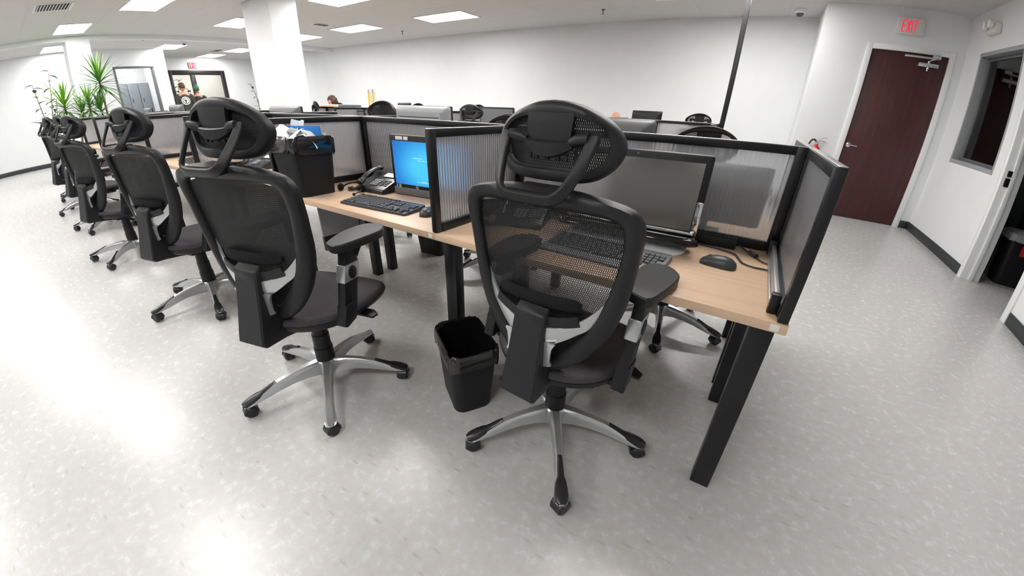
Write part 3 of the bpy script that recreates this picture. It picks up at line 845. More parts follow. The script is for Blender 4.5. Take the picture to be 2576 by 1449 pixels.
def chair_lever():
    b = new()
    tube(b, [(.08, .05, .41), (.19, .05, .412), (.215, .045, .415)], 0.006, 8)
    prism(b, [(.20, .020), (.225, .075), (.262, .072), (.292, .050), (.288, .018)], lambda u, v: (u, v, .409), lambda u, v: (u, v, .419), 0.003)
    return b
def chair_knob():
    b = new(); cyl(b, (-.08, .0, .405), (-.17, .0, .405), 0.007); cyl(b, (-.17, .0, .405), (-.215, .0, .405), 0.017, 14)
    return b

def side(s):
    PADO = [(.226, -.086), (.281, -.109), (.303, -.05), (.321, .095), (.300, .157), (.260, .185), (.206, .163), (.192, .05), (.208, -.03)]
    pb = new()
    po = [tuple(v)[:2] for v in smoothpts([(a, y, 0) for a, y in PADO+[PADO[0]]], 3)][:-1]
    c = (sum(p[0] for p in po)/len(po), sum(p[1] for p in po)/len(po))
    rings = []
    for k, z in ((0.92, .744), (0.985, .747), (1.0, .752), (1.0, .768), (0.985, .7735), (0.945, .777), (0.5, .7785), (0.05, .779)):
        rings.append([(s*(c[0]+(a-c[0])*k), c[1]+(y-c[1])*k, z) for a, y in po])
    loft(pb, rings)
    ub = new()
    # upright in the y-z plane, leaning back towards its foot, flared under the pad with a hand hole
    prof = [(-.052, .745), (-.056, .712), (-.064, .68), (-.080, .618), (-.103, .52), (-.030, .52), (-.005, .618), (.010, .68), (.022, .705), (.052, .722), (.105, .738), (.105, .748)]
    hole = [(-.005, .712), (-.010, .735), (.040, .737), (.030, .724), (.008, .708)]
    for a0, a1 in ((.239, .272),):
        rear = [(-.052, .745), (-.056, .712), (-.064, .68), (-.080, .618), (-.103, .52), (-.030, .52), (-.005, .618), (.010, .68), (.008, .706), (-.008, .712), (-.012, .736), (-.012, .750)]
        front = [(-.012, .750), (-.012, .736), (.034, .741), (.024, .728), (.008, .706), (.014, .694), (.022, .706), (.045, .730), (.085, .743), (.085, .750)]
        prism(ub, rear, lambda y, z: (s*a0, y, z), lambda y, z: (s*a1, y, z), 0.003)
        prism(ub, front, lambda y, z: (s*(a0+.001), y, z), lambda y, z: (s*(a1-.001), y, z))
    low = [(-.100, .53), (-.123, .447), (-.108, .440), (-.055, .455), (-.030, .53)]
    prism(ub, low, lambda y, z: (s*.234, y, z), lambda y, z: (s*.276, y, z), 0.004)
    box(ub, (min(s*.16, s*.24), -.085, .43), (max(s*.16, s*.24), -.035, .452), 0.004)
    sb = new()
    prism(sb, [(-.0675, .682), (-.0845, .616), (-.004, .616), (.013, .682)], lambda y, z: (s*.2355, y, z), lambda y, z: (s*.2755, y, z), 0.004)
    bb_ = new()
    lathe(bb_, [(0.021, 0), (0.021, .003), (0.017, .005), (0.0, .006)], 20, Matrix.Translation((s*.2755, -.035, .648)) @ Matrix.Rotation(s*PI/2, 4, 'Y') @ Matrix.Scale(1.25, 4, (1, 0, 0)))
    return pb, ub, sb, bb_

def star():
    b = new()
    for k in range(5):
        Mk = Matrix.Rotation(2*PI*k/5, 4, 'Z'); t = bmesh.new(); rings = []
        for r, zt, zb, hw in ((.012, .150, .080, .026), (.045, .149, .082, .025), (.09, .146, .088, .021), (.15, .138, .088, .0185), (.21, .124, .080, .0180), (.255, .107, .070, .0180), (.29, .092, .064, .019), (.32, .079, .061, .023), (.342, .072, .0605, .0245), (.360, .068, .060, .020), (.370, .066, .061, .010)):
            e_ = 0.35
            rings.append([(r, -hw*.55, zt), (r, hw*.55, zt), (r, hw*.85, zt-.006), (r, hw, zt-(zt-zb)*e_-.004), (r, hw*1.02, zb), (r, -hw*1.02, zb), (r, -hw, zt-(zt-zb)*e_-.004), (r, -hw*.85, zt-.006)])
        loft(t, rings); merge(b, t, Mk)
    lathe(b, [(0.0, .075), (.045, .075), (.048, .10), (.046, .143), (.040, .150), (0.0, .150)], 30)
    return b
def foot_cover():
    b = new(); rings = []
    for r, z, hw in ((.222, .1230, .010), (.24, .1165, .011), (.27, .1040, .0125), (.287, .0975, .014), (.300, .0935, .0195), (.322, .0855, .0235), (.342, .0780, .0245), (.358, .0725, .021), (.368, .0690, .012)):
        rings.append([(r, -hw, z-.012), (r, -hw*.9, z), (r, -hw*.5, z+.0035), (r, hw*.5, z+.0035), (r, hw*.9, z), (r, hw, z-.012)])
    loft(b, rings)
    return b
def caster():
    b = new()
    for y0, y1 in ((-.024, -.004), (.004, .024)):
        lathe(b, [(0.0, y0), (.019, y0), (.026, y0+.005), (.0275, (y0+y1)/2), (.026, y1-.005), (.019, y1), (0.0, y1)], 22, Matrix.Translation((0, 0, .0275)) @ Matrix.Rotation(PI/2, 4, 'X'))
    # hood over the twin wheels
    rings = []
    for y in (-.026, -.020, .0, .020, .026):
        k = 0.80 if abs(y) > .025 else 1.0
        ring = []
        for i in range(13):
            a = math.radians(-10+200*i/12); ring.append((.030*k*math.cos(a), y, .0275+.030*k*math.sin(a)))
        for i in range(12, -1, -1):
            a = math.radians(-10+200*i/12); ring.append((.027*k*math.cos(a), y, .0275+.027*k*math.sin(a)))
        rings.append(ring)
    loft(b, rings)
    cyl(b, (-.006, 0, .050), (-.006, 0, .066), .008, 10)
    return b
def column():
    b = new()
    lathe(b, [(.0, .145), (.041, .146), (.040, .215), (.037, .216), (.036, .285), (.033, .286), (.032, .345), (.028, .346), (.028, .385), (0, .386)], 26)
    return b

def make_chair(label, loc, yaw, phase, group, castrot=None, skip_covers=()):
    r = thing('task_chair', label, 'office chair', loc, yaw, group)
    st = obj('star_base', star(), M['silver'], r); st.rotation_euler.z = phase
    cm = cov = None
    for k in range(5):
        a = 2*PI*k/5
        if cm is None: o = obj('caster', caster(), M['rubber'], st); cm = o
        else: o = cm.copy(); COL.objects.link(o); o.parent = st
        o.location = (.343*math.cos(a), .343*math.sin(a), 0); o.rotation_euler.z = (castrot[k] if castrot else 1.3*k+.4)
        if cov is None: o = obj('foot_cover', foot_cover(), M['glossblackp'], st); cov = o
        else: o = cov.copy(); COL.objects.link(o); o.parent = st
        o.rotation_euler.z = a
    obj('gas_column', column(), M['plastic_dark'], r)
    obj('tilt_mechanism', chair_mech(), M['plastic_dark'], r)
    obj('tilt_lever', chair_lever(), M['plastic_dark'], r)
    obj('tension_knob', chair_knob(), M['plastic_dark'], r)
    obj('seat_pan', chair_seat_pan(), M['plastic_dark'], r)
    obj('seat', chair_seat(), M['seatfab'], r, smooth=60)
    obj('spine', chair_spine(), M['plastic'], r)
    obj('spine_bracket', chair_bracket(), M['silver'], r)
    obj('back_frame', chair_back_frame(), M['plastic'], r, smooth=60)
    obj('back_mesh', chair_mesh(), M['net'], r, smooth=80)
    obj('lumbar_pad', chair_lumbar_pad(), M['cushion'], r, smooth=60)
    obj('lumbar_strap', chair_lumbar_strap(), M['plastic'], r, smooth=60)
    h = obj('headrest', chair_head_frame(), M['plastic'], r, smooth=50)
    obj('headrest_mesh', chair_head_net(), M['hnet'], h, smooth=80)
    obj('headrest_pivot', chair_saddle(), M['plastic'], h, smooth=50)
    obj('headrest_yoke', chair_yoke(), M['plastic'], r, smooth=60)
    for s in (1, -1):
        pb, ub, sb, bb_ = side(s)
        ar = obj('armrest', ub, M['plastic_dark'], r)
        obj('arm_pad', pb, M['plastic'], ar, smooth=28)
        obj('arm_sleeve', sb, M['silver'], ar)
        obj('arm_button', bb_, M['plastic_dark'], ar)
    return r

def dup_chair(root, loc, yaw, phase, label, group, dz=0.0, no_cover=(), seed=0):
    rnd = random.Random(seed)
    r = dup(root, loc, yaw, label, group)
    for ch in r.children:
        n_ = ch.name.split('.')[0]
        if n_ == 'star_base':
            ch.rotation_euler.z = phase
            kids = list(ch.children)
            for g in kids:
                if g.name.split('.')[0] == 'caster': g.rotation_euler.z = rnd.uniform(0, 6.28)
                elif no_cover and any(abs(g.rotation_euler.z-2*PI*k/5) < 1e-3 for k in no_cover): bpy.data.objects.remove(g)
        elif n_ != 'gas_column' and dz: ch.location.z += dz
    return r


ROWA = 'mesh task chairs along the near side of the first desk row'
chair1 = make_chair('mesh task chair nearest the camera, seen straight from behind at the end desk', (-0.422, 1.042, 0), math.radians(-2.1), math.radians(15.5), ROWA,
                    castrot=[0.2, 1.9, 2.9, 3.6, 1.0])
dup_chair(chair1, (-1.457, 0.697, 0), math.radians(15.9), math.radians(23.6), 'mesh task chair second from the end, two star legs missing their black foot covers', ROWA, 0, (1, 4), 3)
for k, (x, y, yaw, ph, lab, dz) in enumerate((
    (-2.856, 0.724, 17, 40, 'third mesh task chair from the camera along the near desk row', -0.01),
    (-4.40, 0.64, 16, 10, 'fourth mesh task chair along the near desk row, its base showing behind the third chair', -0.02),
    (-5.87, 0.71, 10, 20, 'fifth mesh task chair along the near desk row, its star base seen sideways', -0.01),
    (-7.20, 0.70, 12, 55, 'sixth mesh task chair along the near desk row, second from its far end', -0.01),
    (-8.45, 0.80, 8, 5, 'farthest mesh task chair of the near desk row, close to the left wall', -0.01))):
    dup_chair(chair1, (x, y, 0), math.radians(yaw), math.radians(ph), lab, ROWA, dz, (), 20+k)

# ------------------------------------------------------------------ desks and dividers
XB = [0.182, -1.07, -2.335, -3.60, -4.865, -6.13, -7.395, -8.66]
PY = 1.728            # spine between the two facing rows
PT = 1.146            # divider top
ORD = ['first', 'second', 'third', 'fourth', 'fifth', 'sixth', 'seventh']

def divider(label, group, p0, p1, z0=0.742, z1=PT, rail=0.036, lower=None, name='desk_divider', posts=(1, 1)):
    p0 = Vector((*p0, 0)); p1 = Vector((*p1, 0)); d = p1-p0; Lg = d.length
    t_ = thing(name, label, 'divider', (p0.x, p0.y, 0), math.atan2(d.y, d.x), group)
    T = 0.013; pw = 0.034
    for s, x0 in ((posts[0], 0), (posts[1], Lg-pw)):
        if s:
            b = new(); box(b, (x0, -T, z0), (x0+pw, T, z1), 0.002); obj('post', b, M['blackmetal'], t_)
    b = new(); box(b, (pw, -T, z1-0.030), (Lg-pw, T, z1), 0.002); o = obj('top_rail', b, M['blackmetal'], t_)
    b = new(); box(b, (0.0, -T*0.8, z1), (Lg, T*0.8, z1+0.0025), 0.001); obj('top_highlight', b, M['edge'], o)  # pale strip stands in for light caught on the rail's top face
    b = new(); box(b, (pw, -T*1.2, z0), (Lg-pw, T*1.2, z0+rail), 0.002); obj('bottom_rail', b, M['blackmetal'], t_)
    b = new(); box(b, (pw-0.004, -0.004, z0+rail-0.004), (Lg-pw+0.004, 0.004, z1-0.027)); obj('pane', b, M['pane'], t_, smooth=0)
    if lower:
        x0, x1, za, zb = lower
        b = new(); box(b, (x0, -0.006, za+0.10), (x1, 0.006, zb)); obj('lower_panel', b, M['ltgrey'], t_, smooth=0)
        b = new(); box(b, (x0, -T, za), (x1, T, za+0.10), 0.002); obj('lower_rail', b, M['blackmetal'], t_)
    return t_

def desk(label, group, x0, x1, yf, yb, legs, sticker=None):
    """yf: sitting edge, yb: spine edge"""
    t_ = thing('desk', label, 'desk', ((x0+x1)/2, (yf+yb)/2, 0), 0, group)
    cx, cy_ = (x0+x1)/2, (yf+yb)/2
    b = new(); box(b, (x0-cx, min(yf, yb)-cy_, .71), (x1-cx, max(yf, yb)-cy_, .74), 0.002); obj('tabletop', b, M['wood'], t_)
    s = 1 if yb > yf else -1
    for lx in legs:
        for y in (yf+s*0.050, yb-s*0.085):
            b = new(); y0, y1 = sorted((y, y+s*0.055)); box(b, (lx-.032-cx, y0-cy_, 0.0), (lx+.032-cx, y1-cy_, .71), 0.003); l_ = obj('leg', b, M['blackmetal'], t_)
    b = new(); y0, y1 = sorted((yb-s*0.20, yb-s*0.15)); box(b, (x0+.03-cx, y0-cy_, .672), (x1-.03-cx, y1-cy_, .71), 0.002); obj('crossbar', b, M['blackmetal'], t_)
    for lx in legs:
        b = new(); y0, y1 = sorted((yf+s*0.105, yb-s*0.14)); box(b, (lx-.025-cx, y0-cy_, .675), (lx+.025-cx, y1-cy_, .71), 0.002)
        obj('leg_rail', b, M['blackmetal'], t_)
    if sticker is not None:
        b = new(); box(b, (sticker-.011-cx, yf-s*0.0008-cy_ if s > 0 else yf-cy_, .715), (sticker+.011-cx, yf-cy_ if s > 0 else yf+.0008-cy_, .735), 0.0003); obj('sticker', b, M['sticker'], t_)
    return t_

YFA, YBA = 1.070, 1.713
GA = 'desks of the near row'; GB = 'desks facing the near row from behind the spine dividers'
GP = 'fluted desk dividers'
NAMEA = ['desk at the near end holding the blank touch screen monitor', 'desk holding the lit blue monitor and the full waste bin', 'third desk from the near end, behind the second chair',
         'fourth desk from the near end of the near row', 'fifth desk from the near end of the near row', 'sixth desk from the near end of the near row', 'farthest desk of the near row']
for k in range(7):
    x1 = 0.199 if k == 0 else XB[k]-0.0006; x0 = XB[k+1]+0.0006
    lg = ([0.150] if k == 0 else []) + [XB[k+1]+0.034]
    d_ = desk('pale beech ' + NAMEA[k], GA, x0, x1, YFA, YBA, lg, (0.168 if k == 0 else (XB[k]-0.022 if k == 1 else None)))
    if k == 0:
        d1 = d_
    desk('pale beech desk behind the spine divider, facing the ' + ORD[k] + ' desk of the near row', GB, x0, x1, 2*PY-YFA, 2*PY-YBA, ([0.150] if k == 0 else []) + [XB[k+1]+0.034])
    divider('fluted spine divider behind the ' + ['near end desk', 'lit blue monitor', 'third desk of the near row', 'fourth desk of the near row', 'fifth desk of the near row', 'sixth desk of the near row', 'farthest desk of the near row'][k], GP, (XB[k+1]+0.0135, PY), (XB[k]-0.0135, PY))
t_ = divider('fluted end divider at the near right end of the desk, closest to the camera', GP, (0.182, 1.072), (0.182, PY+0.013))
b = new(); box(b, (.06, .0155, .745), (.62, .030, .785), .004); box(b, (.06, .030, .745), (.62, .036, .757), .002); obj('cable_channel', b, M['edge'], t_)
for x in (.045, .60):
    b = new(); box(b, (x, .0155, .742), (x+.025, .040, .80), .003); obj('clamp', b, M['blackmetal'], t_)
divider('fluted end divider of the facing desk, continuing behind the near end divider', GP, (0.182, PY+0.0135), (0.182, 2*PY-1.072))
divider('fluted side divider between the near end desk and the lit blue monitor', GP, (XB[1], 1.074), (XB[1], PY+0.013))
divider('fluted side divider behind the full waste bin that stands on the desk', GP, (XB[2], 1.074), (XB[2], PY+0.013), lower=(0.22, 0.60, 0.30, 0.70))
for k in range(3, 8):
    divider('fluted side divider at the left end of the %s desk of the near row' % ORD[k-1], GP, (XB[k], 1.074), (XB[k], PY+0.013))
for k in range(1, 8):
    divider('fluted side divider left of the facing desk opposite the %s near desk' % ORD[k-1], GP, (XB[k], PY+0.0135), (XB[k], 2*PY-1.074))

# second double row
YC = 5.10
XC = [-0.45, -1.715, -2.98, -4.245, -5.51, -6.775, -8.04, -9.305]
for k in range(7):
    x1, x0 = XC[k]-0.0006, XC[k+1]+0.0006
    lg = ([XC[0]-0.034] if k == 0 else []) + [XC[k+1]+0.034]
    desk('pale beech desk, camera side of the second double row, %s from the power pole' % ORD[k], 'desks of the second double row, camera side', x0, x1, YC-0.658, YC-0.015, lg)
    desk('pale beech desk, far side of the second double row, %s from the power pole' % ORD[k], 'desks of the second double row, far side', x0, x1, YC+0.658, YC+0.015, lg)
    divider('fluted spine divider of the second double row, %s from the power pole' % ORD[k], GP, (XC[k+1]+0.0135, YC), (XC[k]-0.0135, YC))
for k in range(8):
    w_ = 'at the power pole end' if k == 0 else 'left of its %s desk' % ORD[k-1]
    divider('fluted side divider of the second double row, camera side, ' + w_, GP, (XC[k], YC-0.654), (XC[k], YC+0.013))
    divider('fluted side divider of the second double row, far side, ' + w_, GP, (XC[k], YC+0.0135), (XC[k], YC+0.654))

# ------------------------------------------------------------------ things on the desks
DT = 0.74
def aio(label, loc, yaw, wd, z0, z1, screen='screenoff', group=None, backm='grey', name='monitor'):
    """all in one monitor, screen faces local -y; loc = foot centre on the desk"""
    t_ = thing(name, label, 'monitor', loc, yaw, group)
    z0 -= loc[2]; z1 -= loc[2]
    b = new(); box(b, (-wd/2, -0.022, z0), (wd/2, 0.0, z1), 0.008); h_ = obj('bezel', b, M['plastic_dark'], t_)
    b = new(); rings = []
    for k, y in ((1.0, 0.0), (0.99, 0.012), (0.93, 0.030), (0.80, 0.045)):
        rings.append([(u*k, y, z0+(z1-z0)/2+v*k) for u, v in rrect(wd-0.004, z1-z0-0.004, 0.02, 4)])
    loft(b, rings); s_ = obj('rear_shell', b, M[backm], t_)
    b = new(); box(b, (-wd*0.36, 0.0435, z1-0.075), (wd*0.36, 0.0465, z1-0.071)); obj('vent_seam', b, M['dimcab'], s_)
    b = new(); box(b, (-wd/2+.022, -0.0235, z0+.05), (wd/2-.022, -0.0215, z1-.024)); obj('screen', b, M[screen], h_, smooth=0)
    b = new(); box(b, (-0.06, 0.03, 0.006), (0.06, 0.06, z0+(z1-z0)*0.55), 0.006); box(b, (-0.11, -0.07, 0), (0.11, 0.11, 0.010), 0.004); obj('stand', b, M['plastic_dark'], t_)
    return t_

# near end desk: touch screen all in one, switched off
t_ = thing('monitor', 'large black touch screen monitor, switched off, on the near end desk behind the nearest chair', 'monitor', (-0.385, 1.50, DT))
TILT = Matrix.Translation((0, 0, .06)) @ Matrix.Rotation(math.radians(-1.5), 4, 'X') @ Matrix.Translation((0, 0, -.06))
b = new(); box(b, (-0.27, 0.0, 0.034), (0.27, 0.03, 0.361), 0.012); bz = obj('bezel', b, M['plastic_dark'], t_)
b = new(); loft(b, [[(u*k, y, 0.197+v*k) for u, v in rrect(0.536, 0.323, 0.02, 4)] for k, y in ((1.0, .029), (.98, .045), (.85, .065))]); obj('rear_shell', b, M['plastic_dark'], t_)
b = new(); box(b, (-0.246, -0.0015, 0.083), (0.246, 0.002, 0.332)); obj('screen', b, M['screenoff'], bz, smooth=0)
b = new(); lathe(b, [(0.004, 0), (0.004, 0.001), (0, 0.001)], 12, Matrix.Translation((0.0, 0.0, 0.347)) @ Matrix.Rotation(PI/2, 4, 'X')); obj('webcam', b, M['grey'], bz)
b = new(); tube(b, [(-0.27, -0.030, 0.050), (-0.262, -0.040, 0.050), (0.262, -0.040, 0.050), (0.27, -0.030, 0.050)], 1.0, 14, hint=(0, 0, 1), flat=(0.017, 0.030)); chb = obj('chin_bar', b, M['glossblack'], t_)
b = new(); box(b, (-0.262, -0.014, 0.066), (0.262, 0.002, 0.080), 0.003); obj('chin_highlight', b, M['chrome'], bz)  # bright strip modelled for the highlight along the glossy chin
b = new(); box(b, (0.249, -0.004, 0.07), (0.2715, 0.024, 0.195), 0.002); obj('side_trim', b, M['chrome'], bz)
for c_ in [bz, chb] + [q for q in t_.children if q.name.startswith('rear_shell')]: c_.matrix_local = TILT @ c_.matrix_local
b = new(); prism(b, rrect(0.50, 0.19, 0.07, 6, 0, 0.0), lambda u, v: (u, v, 0.0), lambda u, v: (u, v, 0.009), 0.003); box(b, (-0.14, 0.02, 0.009), (0.14, 0.05, 0.12), 0.006); obj('stand', b, M['white'], t_)

# lit blue monitor on the second desk
t_ = thing('monitor', 'all in one monitor with a lit blue screen and white stickers on its bezel', 'monitor', (-1.533, 1.512, DT), math.radians(7))
wd = 0.50
b = new(); box(b, (-wd/2, 0, 0.045), (wd/2, 0.04, 0.335), 0.010); bz = obj('bezel', b, M['plastic_dark'], t_)
b = new(); loft(b, [[(u*k, y, 0.19+v*k) for u, v in rrect(wd-.004, 0.285, 0.02, 4)] for k, y in ((1.0, .038), (.97, .055), (.8, .075))]); obj('rear_shell', b, M['plastic_dark'], t_)
b = new(); box(b, (-wd/2+.003, -0.002, 0.004), (wd/2-.003, 0.036, 0.046), 0.004); obj('chin', b, M['grey'], t_)
b = new(); box(b, (-wd/2+.022, -0.002, 0.066), (wd/2-.022, 0.001, 0.302)); sc = obj('screen', b, M['screenon'], bz, smooth=0)
sc.data.transform(Matrix.Translation((0, 0, -0.184))); sc.location = (0, 0, 0.184)
b = new()
for x0, x1, z in ((-0.085, -0.02, 0.215), (-0.07, 0.03, 0.085), (-0.035, 0.0, 0.090)):
    box(b, (x0, -0.0026, z), (x1, -0.0018, z+0.003))
text_mesh(b, 'Press CTRL + ALT + DELETE to log on', 0.009, Matrix.Translation((0.02, -0.0026, 0.205)) @ Matrix.Rotation(PI/2, 4, 'X'), 0.0002)
obj('screen_text', b, mat('screen_white', (0, 0, 0), 0.4, emit=(0.85, 0.93, 1.0), estr=0.8), bz, smooth=0)
for x0, x1 in ((-0.200, -0.150), (-0.142, -0.112)):
    b = new(); box(b, (x0, -0.0018, 0.308), (x1, 0.0, 0.326), 0.0005); obj('sticker', b, M['sticker'], bz)
b = new(); box(b, (-0.226, -0.0015, 0.045), (-0.216, 0.0005, 0.062)); obj('sticker', b, mat('sticker_blue', srgb(90, 150, 220), 0.4), bz)
b = new(); box(b, (-0.208, -0.0015, 0.043), (-0.192, 0.0005, 0.064)); obj('sticker', b, M['ltgrey'], bz)
b = new(); lathe(b, [(0.0085, 0), (0.010, 0.0006), (0.0085, 0.0012)], 22, Matrix.Translation((-0.075, 0.0, 0.055)) @ Matrix.Rotation(PI/2, 4, 'X'), caps=False)
text_mesh(b, 'hp', 0.013, Matrix.Translation((-0.075, -0.0008, 0.055)) @ Matrix.Rotation(PI/2, 4, 'X'), 0.0003)
obj('maker_badge', b, M['sticker'], bz, smooth=0)
b = new(); box(b, (-0.12, 0.03, 0.0), (0.12, 0.16, 0.012), 0.004); box(b, (-0.05, 0.06, 0.01), (0.05, 0.085, 0.2), 0.005); obj('stand', b, M['plastic_dark'], t_)

KROWS = [(0.0, [1.0]*13+[2.0]), (1, [1.5]+[1.0]*12+[1.5]), (2, [1.75]+[1.0]*11+[2.25]), (3, [2.25]+[1.0]*10+[2.75]), (4, [1.25, 1.25, 1.25, 6.25, 1.25, 1.25, 1.25, 1.25])]
def keyboard(label, loc, yaw, bodym, keym, wd=0.455, dp=0.165, group='desktop keyboards', keys=True, rest=0.0):
    t_ = thing('keyboard', label, 'keyboard', loc, yaw, group)
    b = new(); h0, h1 = 0.011, 0.024
    out = rrect(wd, dp+rest, 0.012, 4, 0, -rest/2)
    prism(b, out, lambda u, v: (u, v, 0.002), lambda u, v: (u, v, h0+(h1-h0)*(v+dp/2)/dp if v > -dp/2 else h0-0.002), 0.003)
    obj('body', b, M[bodym], t_)
    pit = (wd-0.030)/22.6; ky = (dp-0.022)/6.4
    cache = {}
    def key(x, y, w_, h_=1.0):
        z = h0+(h1-h0)*(y+dp/2)/dp
        kk = (round(w_, 2), h_)
        if kk not in cache:
            kb = new(); kw, kh = pit*w_*0.90, ky*h_*0.86
            loft(kb, [[(-kw/2, -kh/2, 0), (kw/2, -kh/2, 0), (kw/2, kh/2, 0), (-kw/2, kh/2, 0)], [(-kw/2*.86, -kh/2*.80, .0065), (kw/2*.86, -kh/2*.80, .0065), (kw/2*.86, kh/2*.86, .0065), (-kw/2*.86, kh/2*.86, .0065)]])
            o = obj('key', kb, M[keym], t_, smooth=0); cache[kk] = o
        else:
            o = cache[kk].copy(); COL.objects.link(o); o.parent = t_
        o.location = (x, y, z); o.rotation_euler.x = (h1-h0)/dp
    if keys:
        xL = -wd/2+0.014; yT = dp/2-0.014
        for g in range(4):
            for i in range(4 if g else 1):
                x = xL+pit*(0.5 if g == 0 else 2.5+(g-1)*4.5+i)
                if g: key(x, yT-ky*0.35, 1.0, 0.8)
                else: key(x, yT-ky*0.35, 1.0, 0.8)
        for rI, row in KROWS:
            x = xL; y = yT-ky*(1.6+rI)
            for w_ in row: key(x+pit*w_/2, y, w_); x += pit*w_
        for i in range(3):
            for rI in (0, 1): key(xL+pit*(15.7+i), yT-ky*(1.6+rI), 1.0)
            key(xL+pit*(15.7+i), yT-ky*5.6, 1.0)
        key(xL+pit*16.7, yT-ky*4.6, 1.0)
        for i in range(4):
            for rI in range(5):
                if i == 3 and rI in (2, 4): continue
                if i == 1 and rI == 4: continue
                key(xL+pit*(19.3+i), yT-ky*(1.6+rI), 1.0)
    else:
        b = new(); n = 0
        for rI in range(6):
            for c in range(20):
                x = -wd/2+0.02+c*(wd-0.04)/19; y = dp/2-0.018-rI*(dp-0.034)/5; z = h0+(h1-h0)*(y+dp/2)/dp
                box(b, (x-.008, y-.008, z), (x+.008, y+.008, z+.006))
        tag(obj('key_field', b, M[keym], t_, smooth=0), kind='stuff')
    return t_
keyboard('grey keyboard on the near end desk, its number pad beside the nearest chair arm', (-0.392, 1.295, DT), math.radians(-3), 'kbd2', 'key', 0.46, 0.165, rest=0.035)
keyboard('black keyboard in front of the lit blue monitor', (-1.594, 1.233, DT), math.radians(5), 'kbd', 'key')
keyboard('black keyboard on the third desk, seen through the second chair', (-2.95, 1.28, DT), math.radians(4), 'kbd', 'key', keys=False)
keyboard('black keyboard on the fourth desk, seen through the third chair', (-4.25, 1.27, DT), math.radians(-3), 'kbd', 'key', keys=False)
keyboard('black keyboard on the fifth desk of the near row', (-5.5, 1.27, DT), math.radians(2), 'kbd', 'key', keys=False)

def mouse(label, loc, yaw):
    t_ = thing('mouse', label, 'computer mouse', loc, yaw, 'computer mice')
    b = new(); rings = []
    for y, hw, h in ((-.060, .010, .012), (-.056, .022, .022), (-.04, .030, .034), (-.015, .0325, .039), (.015, .031, .036), (.04, .0295, .027), (.055, .024, .018), (.060, .012, .010)):
        rings.append([(hw*math.cos(a), y, max(0.0015, h*max(0, math.sin(a))**0.75) if 0 <= math.sin(a) else 0.0015) for a in [PI*i/10 for i in range(11)]] + [(-hw*.9, y, 0.0), (hw*.9, y, 0.0)])
    loft(b, rings); obj('shell', b, M['kbd'], t_, smooth=70)
    b = new(); box(b, (-.0006, -.0, .0365), (.0006, .054, .0385)); 
    b.free(); b = new(); tube(b, smoothpts([(0, .002, .0378), (0, .02, .0345), (0, .04, .0272), (0, .054, .0185)]), .0008, 6); obj('button_seam', b, M['glossblack'], t_)
    b = new(); lathe(b, [(0.0, -.004), (.011, -.004), (.012, 0), (.011, .004), (0, .004)], 18, Matrix.Translation((0, .030, .0235)) @ Matrix.Rotation(PI/2, 4, 'Y')); obj('scroll_wheel', b, M['grey'], t_)
    return t_
mouse('black mouse on the open right side of the near end desk', (-0.012, 1.425, DT), math.radians(84))
mouse('glossy black mouse beside the keyboard of the lit blue monitor', (-1.300, 1.272, DT), math.radians(20))

# power brick and its leads on the near end desk
t_ = thing('power_brick', 'black power brick lying against the spine divider on the near end desk', 'power supply', (-0.065, 1.677, DT))
b = new(); box(b, (-0.095, -0.029, 0), (0.095, 0.029, 0.040), 0.004); obj('body', b, M['plastic_dark'], t_)
pts = [(0.03, 1.672, .765), (0.06, 1.655, .752), (0.085, 1.625, .747), (0.105, 1.60, .7465), (0.125, 1.56, .745), (0.15, 1.545, .745), (0.166, 1.545, .745)]
b = new(); tube(b, [Vector(p)-Vector((-0.065, 1.677, DT)) for p in smoothpts(pts, 4)], .0028, 8); obj('lead', b, M['cable'], t_)
b = new(); q0, q1 = Vector((0.083, 1.628, .7515))-Vector((-0.065, 1.677, DT)), Vector((0.107, 1.592, .7515))-Vector((-0.065, 1.677, DT)); cyl(b, q0, q1, .0088, 14); obj('ferrite_core', b, M['cable'], t_)
b = new(); tube(b, smoothpts([(-0.125, 1.636, .745), (-0.03, 1.615, .745), (0.03, 1.585, .745), (0.05, 1.535, .745), (0.065, 1.495, .745), (0.10, 1.475, .745), (0.14, 1.475, .745), (0.166, 1.468, .745)], 5), .0032, 8)
tag(obj('monitor_cable', b, M['cable']), 'thin black cable curving across the near end desk behind the mouse', 'cable')

